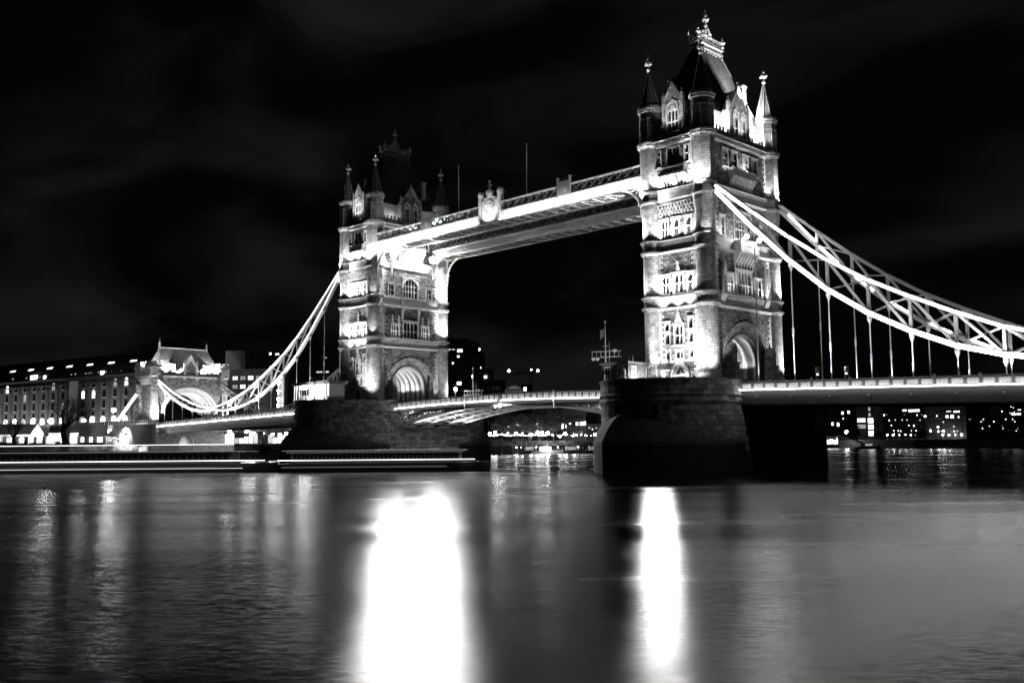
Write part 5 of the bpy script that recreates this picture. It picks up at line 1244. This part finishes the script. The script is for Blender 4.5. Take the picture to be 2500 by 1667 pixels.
# promenade buildings seen under the opening span
pb_ = Bd('riverside_terrace', 'riverside terrace with ground-floor windows glowing, under the right bascule leaf', 'terrace', 1374, 410, 1432, 405, 1000, 14, 4.15, 'brick'); pb_.grid(7,3)
for px, py, w, h, k in ((1407,1031,6,7,'win_hot'),(1417,1030,7,8,'win_hot'),(1435-9,1029,5,9,'win_hot'),(1390,1032,6,4,'win'),(1372,1034,4,12,'win_hot'),(1381,1036,3,8,'win')): pb_.win(px,py,w,h,k)
pc_ = Bd('riverside_terrace', 'low dark terrace against the right pier, small windows lit', 'terrace', 1432, 400, 1475, 396, 1038, 14, 4.15, 'farwall')
for px, py, w, h, k in ((1438,1030+12,4,4,'win_dim'),(1446,1046,3,3,'win'),(1455,1043,4,3,'win_dim')): pc_.win(px,py,w,h,k)
pd_ = Bd('riverside_terrace', 'dark terrace behind the fairy-lit trees', 'terrace', 1195, 430, 1372, 425, 1022, 14, 4.15, 'farwall'); pd_.grid(16,3)
for px, py, w, h, k in ((1256,1031,9,6,'win_hot'),(1266,1037,10,4,'win'),(1285,1035,7,5,'win'),(1310,1031,7,14,'win_hot'),(1240,1040,4,3,'win')): pd_.win(px,py,w,h,k)

# ------------------------------------------------------------------ trees
def bare_tree(label, px, dist, ybase, ytop, seed, lean=0.0, z0=4.15, spread=1.0):
    rg = random.Random(seed); H = height(px, ytop, dist)-z0
    t = thing('bare_tree', label, 'tree', tuple(site(px,dist,z0)), 0, 'bare winter trees on the left quay')
    tr = MB(); cr_ = MB()
    def grow(b, p, d, ln, r_, dep):
        n = 3
        for k in range(n):
            d2 = (d+Vector((rg.uniform(-.16,.16),rg.uniform(-.16,.16),rg.uniform(-.04,.12)))).normalized(); q = p+d2*(ln/n)
            r2 = r_*(1-.12); (tr if dep == 0 else cr_).tube(p, q, r_, r2, 6 if dep < 3 else 4); p, d, r_ = q, d2, r2
        if dep >= 6 or r_ < .012: return
        nb = 3 if dep < 5 else 2
        for k in range(nb+(1 if dep in (1,2) else 0)):
            a = rg.uniform(0, 2*PI); tilt = rg.uniform(.4,.95)*spread
            s_ = Vector((math.cos(a), math.sin(a), 0)); dd = (d*math.cos(tilt)+s_*math.sin(tilt)+Vector((0,0,.12))).normalized()
            grow(b, p, dd, ln*rg.uniform(.62,.85), r_*rg.uniform(.55,.75), dep+1)
    grow(tr, Vector((0,0,-.2)), Vector((lean,0,1)).normalized(), H*.25, H*.055, 0)
    tr.build('trunk', 'bark', t); cr_.build('crown', 'bark', t); return t
bare_tree('large bare tree with wide forked crown on the left quay, in front of the warehouse', 163, 245, 1085, 915, 4, spread=1.15)
bare_tree('small bare tree at the far left, before the white tent', 36, 243, 1085, 985, 9, spread=1.4)
bare_tree('slim bare tree under the left span between two bright lamps', 642, 268, 1075, 1038, 12, spread=.8)
def leafy(label, px, dist, ybase_z, ytop, wid, seed, z0=4.15, grp='dark trees on the far promenade'):
    rg = random.Random(seed); H = height(px, ytop, dist)-z0
    t = thing('promenade_tree', label, 'tree', tuple(site(px,dist,z0)), 0, grp)
    tr = MB().tube((0,0,0),(0,0,H*.5),.28,.16,6)
    for k in range(5): a = k*1.26; tr.tube((0,0,H*.35),(math.cos(a)*wid*.25,math.sin(a)*wid*.25,H*.65),.12,.05,5)
    tr.build('trunk', 'bark', t)
    cr_ = MB()
    for k in range(1500):
        a = rg.uniform(0,2*PI); el = rg.uniform(-1,1); rr = rg.random()**.4; ce = math.sqrt(1-el*el)
        lump = 1+.25*math.sin(a*3+seed)+.2*math.sin(el*5+seed*2)
        c = Vector((math.cos(a)*ce*wid/2*rr*lump, math.sin(a)*ce*wid/2*rr*lump, H*.62+el*H*.38*rr*lump))
        s_ = rg.uniform(.2,.42); n1 = Vector((rg.uniform(-1,1),rg.uniform(-1,1),rg.uniform(-1,1))).normalized(); n2 = n1.orthogonal().normalized(); n3 = n1.cross(n2)
        cr_.add([c+n2*s_, c+n3*s_*.6, c-n2*s_, c-n3*s_*.6], [(0,1,2,3)])
    cr_.build('crown', 'leaf', t); return t
for i, (px, yt, wd) in enumerate(((1225,1012,7),(1262,1006,9),(1292,1003,9),(1318,1008,8),(1352,1004,9))):
    leafy('dark rounded tree on the promenade under the opening span, %s from the left' % ('first','second','third','fourth','fifth')[i], px, 396, 0, yt, wd, 20+i)
for i, (px, yt) in enumerate(((2085,1040),(2150,1052),(2250,1050),(2395,1045),(2440,1048))):
    leafy('dark tree on the right bank, %s from the pier' % ('first','second','third','fourth','fifth')[i], px, 478, 0, yt, 6, 40+i, z0=4.1, grp='dark trees on the right bank')
# clipped hedge and railings on the left quay
hd = MB(); rg = random.Random(2); a0 = Vector((-140.6,-70,4.2))
for k in range(2600):
    y = rg.uniform(-75,-14); h_ = .9+.3*math.sin(y*.9)+.2*math.sin(y*2.7); c = Vector((-141.2+rg.uniform(-.6,.6), y, 4.2+rg.uniform(0,h_))); s_ = .28
    n2 = Vector((rg.uniform(-1,1),rg.uniform(-1,1),rg.uniform(-1,1))).normalized(); n3 = n2.orthogonal().normalized(); hd.add([c+n2*s_, c+n3*s_*.7, c-n2*s_, c-n3*s_*.7], [(0,1,2,3)])
tag(hd.build('hedge', 'leaf'), 'low ragged dark hedge along the edge of the left quay', 'hedge')
rl = MB()
for k in range(110): y = -76+k*.58; rl.box(-140.35,-140.27,y,y+.06,4.2,5.5)
rl.box(-140.36,-140.26,-76,-12.5,5.45,5.52); tag(rl.build('railing', 'bluesteel'), 'thin dark iron railing along the left quay wall', 'railing')
# tents, kiosks and hoardings on the left quay
def tent(label, px0, px1, dist, yeave, yridge, name='marquee'):
    a, b_ = site(px0,dist,4.2), site(px1,dist,4.2); ln = (b_-a).length; t = thing(name, label, 'marquee', tuple(a), math.atan2((b_-a).y,(b_-a).x), 'white marquees on the left quay')
    ze = height((px0+px1)/2, yeave, dist)-4.2; zr = height((px0+px1)/2, yridge, dist)-4.2
    b = MB(); fr = Fr((0,0,0),(1,0,0),(0,-1,0)); b.fext(fr, -.3, ln+.3, [(.3,ze-.1),(.3,ze),(-3.5,zr),(-7.3,ze),(-7.3,ze-.1),(-3.5,zr-.12)]); b.build('canopy', 'canvas', t)
    w = MB(); w.fbox(fr, 0, ln, 0, ze, -6.8, -6.7); w.fbox(fr, 0, .08, 0, ze, -6.8, 0); w.build('back_wall', 'canvas', t)
    p = MB(); n = max(2, int(ln/3))
    for k in range(n+1): p.fbox(fr, ln*k/n-.06, ln*k/n+.06, 0, ze, -.1, 0)
    p.fbox(fr, 0, ln, ze*.45, ze*.45+.08, -.08, -.02); p.build('post', 'bluesteel', t)
    for k in range(max(1, n//2)): point(t, (ln*(k+.5)/max(1,n//2), 3.0, ze-.5), 420, .3)
    return t
tent('white marquee brightly lit inside, at the far left edge of the quay', -30, 72, 262, 1060, 1034)
tent('low white marquee right of the large bare tree', 190, 262, 262, 1073, 1066)
hb = site(118,268,4.2); hb2 = site(162,268,4.2)
t = thing('hoarding', 'plain pale hoarding panel left of the large bare tree', 'hoarding', tuple(hb), math.atan2((hb2-hb).y,(hb2-hb).x), 'pale hoardings on the left quay')
zt = height(140,1056,268)-4.2; ln = (hb2-hb).length
MB().box(0,ln,-.06,.06,.2,zt).build('panel', 'canvas', t); MB().box(.2,.35,.06,.2,0,zt).box(ln-.35,ln-.2,.06,.2,0,zt).build('post', 'bluesteel', t); spot(t, (ln/2,-5,.3),(ln/2,0,zt*.6),500,100)
hb = site(170,270,4.2); hb2 = site(191,270,4.2)
t = thing('hoarding', 'brighter white hoarding panel right behind the large bare tree', 'hoarding', tuple(hb), math.atan2((hb2-hb).y,(hb2-hb).x), 'pale hoardings on the left quay')
ln = (hb2-hb).length; MB().box(0,ln,-.06,.06,.2,zt).build('panel', 'canvas', t); MB().box(.1,.2,.06,.2,0,zt).build('post', 'bluesteel', t); spot(t, (ln/2,-5,.3),(ln/2,0,zt*.6),900,100)
for i, px in enumerate((18,48,92,200,216,240)):
    p = site(px, 258, 4.2); t = thing('kiosk', 'small lit stall on the left quay, %s from the left edge' % ('first','second','third','fourth','fifth','sixth')[i], 'kiosk', tuple(p), -YAW, 'small lit stalls on the left quay')
    MB().box(-1.2,1.2,0,2,0,1.0).box(-1.2,-1.1,0,2,1,2.6).box(1.1,1.2,0,2,1,2.6).build('counter', 'concrete', t); MB().box(-1.4,1.4,-.5,2.1,2.6,2.75).build('roof', 'canvas', t); MB().box(-1.05,1.05,1.8,1.9,1.2,2.4).build('lit_back', 'win_hot', t)  # stall back glows by itself, the light inside put into its material
# terrace wall with arches between quay and warehouse
tw_a, tw_b = site(120,285,4.2), site(372,262,4.2)
t = thing('terrace_wall', 'dark raised terrace wall with one lit arch, left of the gatehouse', 'terrace wall', tuple(tw_a), math.atan2((tw_b-tw_a).y,(tw_b-tw_a).x))
ln = (tw_b-tw_a).length; zt = height(300,1036,266)-4.2; fr = Fr((0,0,0),(1,0,0),(0,-1,0)); b = MB(); uc = ln*.74; rr_ = 1.9
b.fbox(fr, 0, uc-rr_, 0, zt, -1, 0); b.fbox(fr, uc+rr_, ln, 0, zt, -1, 0)
for k in range(10):
    a, c = PI*k/10, PI*(k+1)/10; b.fprism(fr, [(uc+rr_*math.cos(a),2.0+rr_*math.sin(a)),(uc+rr_*math.cos(c),2.0+rr_*math.sin(c)),(uc+rr_*math.cos(c),zt),(uc+rr_*math.cos(a),zt)], -1, 0)
b.build('wall', 'brick', t); MB().fbox(fr, uc-2.2, uc+2.2, 0, 4.4, -5, -4.9).build('lit_back', 'trim', t); point(t, (uc,2.6,2.2), 1500, .3)
ra = MB(); k = 0
while k < ln: ra.fbox(fr, k, k+.08, zt, zt+1.1, -.3, -.22); k += .9
ra.fbox(fr, 0, ln, zt+1.05, zt+1.13, -.3, -.2); ra.build('railing', 'paint', t)
# slanting lit strut
p0 = site(286,262,height(286,1028,262)); p1 = site(331,262,height(331,962,262))
t = thing('slanting_strut', 'bright slanting tube light left of the gatehouse', 'lit strut', tuple(p0)); MB().bar((0,0,0),p1-p0,.5,.75).build('strut', 'paint', t); MB().bar((p1-p0)*.03+Vector((.35,-.35,0)),(p1-p0)*.98+Vector((.35,-.35,0)),.12,.3).build('light_strip', 'led', t)
# restaurant glow and dome under the left span
ra_, rb_ = site(548,285,4.2), site(712,283,4.2)
t = thing('riverside_restaurant', 'low glass-fronted restaurant glowing behind the lamps under the left span', 'restaurant', tuple(ra_), math.atan2((rb_-ra_).y,(rb_-ra_).x))
ln = (rb_-ra_).length; zt = height(620,1046,284)-4.2
MB().box(0,ln,0,8,zt-.5,zt).box(0,ln,7,8,0,zt).build('wall', 'concrete', t); n = 14
for k in range(n):
    MB().box(ln*k/n+.15,ln*(k+1)/n-.15,.1,.2,.5,zt*random.uniform(.4,.8)).build('window', random.choice(('win_hot','win','win_dim','win_dim','glass','win')), t)
MB().box(-.4,ln+.4,-1.2,.1,zt-.4,zt-.25).build('awning', 'canvas', t)
p = site(455,262,4.2); t = thing('dome_tent', 'small pale dome tent under the left span, dimly lit', 'dome tent', tuple(p), 0)
MB().lathe((0,0,0), [(2.0*math.cos(a),2.6*math.sin(a)) for a in [PI/2*i/7 for i in range(7)]]+[(.01,2.6)], 12).build('shell', 'canvas', t)
b = MB()
for k in range(6): a = k*PI/6; b.add([],[]) ; b.bar((2.02*math.cos(a),2.02*math.sin(a),0),(1.45*math.cos(a),1.45*math.sin(a),1.85),.08)
b.build('pole', 'bluesteel', t); spot(t, (3.5,-4.5,.4),(0,0,1.3),260,70)
# ------------------------------------------------------------------ control cabins, masts, kiosks on the piers
def cabin(label, loc, sgn):
    t = thing('control_cabin', label, 'control cabin', loc, 0, 'control cabins on the piers')
    b = MB(); W_ = 5.2; D_ = 6.5
    b.box(-W_/2,W_/2,-D_/2,D_/2,-.4,2.7); b.build('wall', 'brick', t)
    r_ = MB(); r_.box(-W_/2-.3,W_/2+.3,-D_/2-.3,D_/2+.3,2.7,2.85); r_.box(-W_/2-.15,W_/2+.15,-D_/2-.15,D_/2+.15,2.85,3.0); r_.tube((1.0,-1,3),(1.0,-1,3.9),.09).tube((1.7,-1,3),(1.7,-1,3.9),.09)
    r_.build('roof', 'lead', t)
    E_ = Fr((W_/2,0,0),(0,1,0),(1,0,0)); S_ = Fr((0,-D_/2,0),(1,0,0),(0,-1,0))
    for fr, us in ((E_,(-2.0,1.6)),(S_,(-1.4,1.2))):
        for u in us:
            w = MB(); w.fbox(fr, u-.6, u-.48, .6, 2.2, -.05, .12); w.fbox(fr, u+.48, u+.6, .6, 2.2, -.05, .12); w.fbox(fr, u-.6, u+.6, 2.2, 2.35, -.05, .12); w.fbox(fr, u-.7, u+.7, .45, .6, -.05, .2); w.fbox(fr, u-.03, u+.03, .6, 2.2, -.03, .06)
            o = w.build('window', 'paint', t); MB().fbox(fr, u-.48, u+.48, .6, 2.2, -.02, .02).build('glass', 'glass', o)
    o = MB(); o.fbox(S_, .2, .2+.001, 0, .001, 0, .001)
    return t
c1 = cabin('single-storey stone control cabin on the nearer pier, left of the tower', (33.4,-12.4,13.4), 1)
c2 = cabin('stone control cabin on the farther pier, partly hidden by the tower', (-48.9,-12.0,13.4), 1)
spot(c1, (5.5,-.5,.2),(2.6,0,1.6),60,120,.2)
def mast(label, loc, H, flag):
    t = thing('signal_mast', label, 'signal mast', loc, 0, 'signal masts on the piers')
    MB().tube((0,0,-.3),(0,0,H),.11,.05,8).tube((0,.9,-.3),(0,.9,H*.55),.05,.03,6).build('mast', 'paint', t)
    b = MB()
    for z in (.9,1.8): b.bar((-2.4,-.5,z),(2.2,1.2,z),.07); b.bar((-2.2,-.9,z),(1.8,.4,z),.06)
    for k in range(7): x = -2.2+k*.72; b.bar((x,-.6+k*.2,.9),(x,-.6+k*.2,1.8),.05)
    b.bar((-.5,0,H*.42),(.5,0,H*.42),.06)
    b.build('gantry', 'paint', t)
    for x, z in ((-1.9,.6),(-1.2,.55),(1.9,1.7)): MB().lathe((x,-.4+x*.15,z), [(.1,-.2),(.3,-.05),(.34,.2),(.1,.32)], 8).build('signal_lamp', 'paint', t)
    MB().ball((0,0,H+.15), .2, 8).build('ball', 'gilt', t)
    if flag:
        f_ = MB(); f_.loft([[(-.25-.16*k,.05*math.sin(k*1.4),H-2.0-.12*k),(-.25-.16*k,.05*math.sin(k*1.4)+.03,H-2.0-.12*k),(-.25-.16*k,.05*math.sin(k*1.4)+.03,H-.9-.04*k),(-.25-.16*k,.05*math.sin(k*1.4),H-.9-.04*k)] for k in range(6)]); f_.build('flag', 'cloth', t)
    return t
mast('tall white mast with a small drooping flag on the nearer pier', (31.6,-15.6,16.4), 6.2, True)
mast('white signal mast on the farther pier, right of the tower', (-31.7,14.6,14.0), 6.6, False)
for i,(loc, e) in enumerate((((31.2,-17.5,16.2),300),((-32,13,14.6),200))): spot(None, (loc[0]+1.5,loc[1]-2,loc[2]-2), (loc[0],loc[1],loc[2]+3), e, 110, .1)
# viewing platform railings at the pier corners
for lb, cx, in (('curved railing at the corner of the nearer pier by the cabin', 30.7), ('curved railing at the left corner of the farther pier', -51.4)):
    b = MB(); pts = []
    for k in range(9):
        a = PI*.72+PI*.28*k/8; x0 = 41.15 if cx > 0 else -41.15; pts.append(Vector((x0+10.2*math.cos(a)*1.0, -9.4-13.4*math.sin(a), 13.2)))
    for p, q in zip(pts, pts[1:]):
        for z in (.5,1.1): b.bar(p+Vector((0,0,z)), q+Vector((0,0,z)), .08)
        b.bar(p, p+Vector((0,0,1.1)), .07)
    tag(b.build('corner_railing', 'paint'), lb, 'railing', 'railings on the piers')
# historic lantern by the near tower: post with one glaring globe
def lantern(label, loc, H=3.3, m_='lantern', w=900):
    t = thing('lantern_post', label, 'lamp post', loc, 0, 'lantern posts on the piers')
    b = MB(); b.lathe((0,0,-.1), [(.32,0),(.3,.3),(.16,.45),(.1,.7),(.09,H-.7),(.16,H-.65),(.1,H-.5),(.28,H-.36),(.3,H-.3)], 8); b.bar((-.5,0,H-.75),(.5,0,H-.75),.07); b.build('post', 'bluesteel', t)
    MB().ball((0,0,H), .34, 10).build('globe', m_, t); MB().lathe((0,0,H), [(.3,.3),(.34,.36),(.08,.6),(.02,.9)], 8).build('cap', 'bluesteel', t)
    if m_ == 'lantern':   # hood added to keep the globe's light off the tower wall
        hd_ = MB(); ang = [R(15)+R(225)*i/14 for i in range(15)]
        hd_.loft([[(q*math.cos(a), q*math.sin(a), H+z) for a in ang] for q, z in ((.46,-.4),(.5,0),(.42,.42),(.46,.44),(.54,0),(.5,-.42))], close=False, cap=False)
        hd_.build('hood', 'bluesteel', t)
    if w: point(t, (0,-.6,H), w, .35)
    return t
lantern('dazzling lantern on a dark post beside the foot of the nearer tower', (39.3,-13.2,13.2), w=260)
lantern('dazzling lantern right of the farther tower, above the bascule rail', (-34.2,11.6,13.2), 3.0, 'lamp', 400)
for lb, loc in (('dark bollard-like figure post before the cabin on the nearer pier', (36.6,-17.4,13.1)),):
    t = thing('post_bollard', lb, 'bollard', loc); MB().lathe((0,0,0), [(.35,0),(.35,.9),(.2,1.0),(.2,1.6),(.3,1.75),(.05,2.1)], 8).build('body', 'bluesteel', t)
# exhibition kiosk with a large poster on the farther pier
K = thing('exhibition_kiosk', 'flat-roofed glass kiosk with bright poster walls on the farther pier', 'kiosk', (-41.15,-17.0,13.15))
MB().box(-10.3,3.2,-2.2,2.2,3.35,3.75).box(-10.5,3.4,-2.4,2.4,3.75,3.95).build('roof', 'lead', K)
MB().box(-3.6,3.0,-1.9,1.9,-.2,3.35).build('wall', 'canvas', K)
for k in range(7): MB().tube((-9.9+k*.95,-1.9,-.2),(-9.9+k*.95,-1.9,3.35),.06).build('post', 'paint', K)
for k, x in enumerate((-8.6,-7.8,-7.0)): MB().lathe((x,-1.0,2.7), [(.35,0),(.3,.3),(.08,.5)], 8).build('pendant_lamp', 'lamp', K)
MB().box(-9.8,-3.7,1.7,1.85,-.2,3.3).build('glass_screen', 'glass', K)
MB().box(-9.6,-4.0,-.2,.9,-.2,.9).build('counter', 'concrete', K); MB().box(-5.2,-4.6,-1.7,-1.2,-.2,1.1).build('menu_board', 'win_hot', K)
ps = MB(); fr = Fr((0,-1.93,0),(1,0,0),(0,-1,0))
ps.farc(fr,-1.2,1.9,.45,.62,.2,PI*.9,0,.04,10); ps.bar(fr.P(-1.75,.9,.02),fr.P(-.8,1.5,.02),.14,.02); ps.fprism(fr,[(-1.8,.6),(-.9,.6),(-1.1,.95),(-1.7,1.0)],0,.04)
ps.fprism(fr,[(1.0,1.5),(1.4,1.9),(1.6,1.4),(1.3,1.1)],0,.04); ps.fprism(fr,[(.9,.8),(1.5,.7),(1.2,1.1)],0,.04); ps.build('poster_print', 'bluesteel', K)
fr_ = MB(); fr_.fbox(fr,-3.5,-1.95,-.1,.9,.02,.1); fr_.fbox(fr,-1.9,2.9,-.1,.8,.3,.36)
fr_.build('railing', 'midsteel', K)
for k in range(9): MB().tube((-9.6+k*1.35,1.5,3.9),(-9.6+k*1.35,1.5,5.2),.05).build('roof_rail_post', 'paint', K)
MB().bar((-9.6,1.5,5.2),(2,1.5,5.2),.08).bar((-9.6,1.5,4.6),(2,1.5,4.6),.06).build('roof_rail', 'paint', K)
spot(K, (-.5,-6.5,.6),(-.5,-1.9,1.9),2200,100,.2); spot(K, (-2.8,-5.5,.6),(-2.9,-1.9,1.9),900,70,.2); point(K,(-7,-.5,2.3),380,.3)
t = thing('lamp_post', 'dark T-shaped lamp post silhouetted against the poster kiosk', 'lamp post', (-40.2,-21.0,13.0)); MB().lathe((0,0,0), [(.3,0),(.26,.4),(.13,.6),(.11,3.1),(.22,3.4)], 8).bar((-1.0,0,3.55),(1.0,0,3.55),.09).build('post', 'bluesteel', t); MB().lathe((0,0,3.3), [(.12,0),(.4,.35),(.1,.6)], 8).build('lantern', 'bluesteel', t)
# traffic lights on the right deck, small emblem lamp on the parapet
for lb, px, xx in (('traffic light on the right-hand deck, the left one of two', 1992, 0), ('traffic light on the right-hand deck, the right one of two', 2062, 0)):
    # deck plane y=-5: solve x from the bearing
    d = ray(px, 900); k = (-5-CAM.y)/d.y; x = CAM.x+d.x*k; z0 = ptop(x)-1.2
    t = thing('traffic_light', lb, 'traffic light', (x,-5,z0), 0, 'traffic lights on the deck')
    MB().tube((0,0,0),(0,0,3.1),.06).build('pole', 'midsteel', t); MB().box(.1,.5,-.15,.2,1.9,3.2).build('head', 'bluesteel', t)
    for j in range(3): MB().lathe((.3,-.18,2.15+j*.42), [(.01,-.1),(.13,-.05),(.13,.06),(.01,.1)], 8).build('lens', 'win_hot' if j == 0 else 'glass', t)
# ------------------------------------------------------------------ boats
def cruiser(label, px0, px1, dist, strips, deckz=1.3, roofz=3.4):
    """long low river boat seen side on; strips: list of (z, along0, along1, thickness, material)"""
    a, b_ = site(px0,dist,0), site(px1,dist,0); ln = (b_-a).length; t = thing('river_cruiser', label, 'river boat', tuple(a), math.atan2((b_-a).y,(b_-a).x), 'river boats lying left of the farther pier')
    h = MB(); st = []
    for k in range(17):
        f_ = k/16; x = ln*f_; w = 3.0*min(1, (math.sin(PI*min(1,max(0,(1-f_)*4))/2))+.0) if f_ > .75 else 3.0
        w = max(w, .15); fl = .25*max(0,(f_-.8)*5)
        st.append([(x,-w*.8,-.5),(x,w*.8,-.5),(x,w,deckz+fl),(x,-w,deckz+fl)])
    h.loft(st); h.build('hull', 'hull', t)
    c = MB(); c.box(ln*.06,ln*.86,-2.4,2.4,deckz,roofz-.25); c.build('cabin', 'bluesteel', t)
    g2 = MB(); g2.box(ln*.07,ln*.85,-2.44,-2.4,deckz+.7,roofz-.6); g2.build('glass', 'glass', t)
    r_ = MB(); r_.box(ln*.04,ln*.88,-2.7,2.7,roofz-.25,roofz); r_.build('roof', 'bluesteel', t)
    m_ = MB(); n = 40
    for k in range(n): x = ln*(.07+.78*k/n); m_.box(x,x+.1,-2.5,-2.38,deckz+.6,roofz-.25)
    m_.build('mullion', 'bluesteel', t)
    ra = MB()
    for k in range(30): x = ln*(.05+.82*k/30); ra.box(x,x+.05,-2.6,-2.55,roofz,roofz+1.0)
    ra.box(ln*.05,ln*.87,-2.62,-2.54,roofz+.95,roofz+1.02); ra.build('railing', 'bluesteel', t)
    for (z, f0, f1, th, mm) in strips:  # glowing lines added in place of a passing boat's light trails
        MB().box(ln*f0, ln*f1, -3.12 if z < deckz+.3 else -2.78, -3.02 if z < deckz+.3 else -2.70, z, z+th).build('light_strip', mm, t)
    return t
cruiser('long low dark river cruiser with thin light lines standing in for light trails, before the farther pier', 688, 1196, 157, [(1.76,.0,.93,.09,'led_mid'),(.7,.02,.8,.03,'win_dim'),(3.28,.02,.9,.04,'win_dim'),(3.0,.04,.88,.03,'win_dim')], 1.25, 3.35)
cruiser('second long low river cruiser, added to carry lines standing in for light trails, at the left edge', -60, 680, 160, [(1.78,.0,.97,.1,'led_mid'),(.6,.0,.9,.04,'win'),(3.28,.02,.95,.04,'win_dim'),(4.38,.02,.87,.07,'led_mid')], 1.25, 3.35)
# moored boats and dock frames by the promenade
for i, (px, w_) in enumerate(((1212,26),(1268,30))):
    p = site(px,372,0); sc = 372/FPX
    t = thing('mooring_dolphin', 'open steel docking frame standing in the water beyond the pier, %s one' % ('left','right')[i], 'dock frame', tuple(p), -YAW, 'steel docking frames'); b = MB()
    for k in range(4): x = (-w_/2+w_*k/3)*sc; b.bar((x,0,-.5),(x*1.1,0,5.4),.3); b.bar((x*.8,0,1.4),(x*1.1+.9,0,5.4),.16)
    b.bar((-w_*.6*sc,0,5.4),(w_*.6*sc,0,5.4),.3); b.build('frame', 'midsteel', t)
for i, (px, d, L0) in enumerate(((1336,368,6.0),(1296,371,4.6),(1398,374,5.0),(1452,372,4.6),(2120,455,7.0))):
    p = site(px,d,0); t = thing('moored_boat', ('small white cabin boat brightly lit, moored at the middle of the promenade','small boat moored left of the bright cabin boat','small boat moored right of the bright cabin boat','small boat moored close to the right pier','dark moored boat off the landing stage gangway')[i], 'boat', tuple(p), -YAW+.1*i, 'small moored boats')
    h = MB(); st = []
    for k in range(9):
        f_ = k/8; w = 1.5*math.sin(PI*min(1,(1-f_)*1.6)/2) if f_ > .3 else 1.5; w = max(.08,w); x = (f_-.5)*L0*2
        st.append([(x,-w*.7,-.3),(x,w*.7,-.3),(x,w,1.0+f_*.4),(x,-w,1.0+f_*.4)])
    h.loft(st); h.build('hull', 'paint' if i == 0 else 'hull', t); MB().box(-L0*.5,L0*.25,-1.1,1.1,1.0,2.7).build('cabin', 'paint', t)
    MB().box(-L0*.42,L0*.18,-1.16,-1.1,1.5,2.3).build('window', 'win_hot' if i == 0 else 'win_dim', t); MB().tube((0,0,2.7),(0,0,5.0),.05).build('mast', 'paint', t)
    if i == 0: point(t, (0,-3.0,3.2), 900, .3)
# low string of mooring piles and rail by the promenade
pl = MB()
for k in range(38): p = site(1200+k*7.2,377,0); pl.tube(p+Vector((0,0,-1)), p+Vector((0,0,2.3+.3*math.sin(k*2.1))), .16, n=6)
tag(pl.build('mooring_fence', 'midsteel'), 'low timber fender fence in the water before the promenade', 'fence')
for i, px in enumerate((1261,1273,1309,1318,1362,1397,1411)):
    p = site(px,375,2.2); t = thing('dock_lamp', 'small low lamp on the fender fence, %s from the left' % ('first','second','third','fourth','fifth','sixth','seventh')[i], 'dock lamp', tuple(p), 0, 'low lamps on the fender fence'); MB().tube((0,0,-1.5),(0,0,0),.05).build('post','midsteel',t); MB().ball((0,0,.2),.22,6).build('bulb','bulb',t)
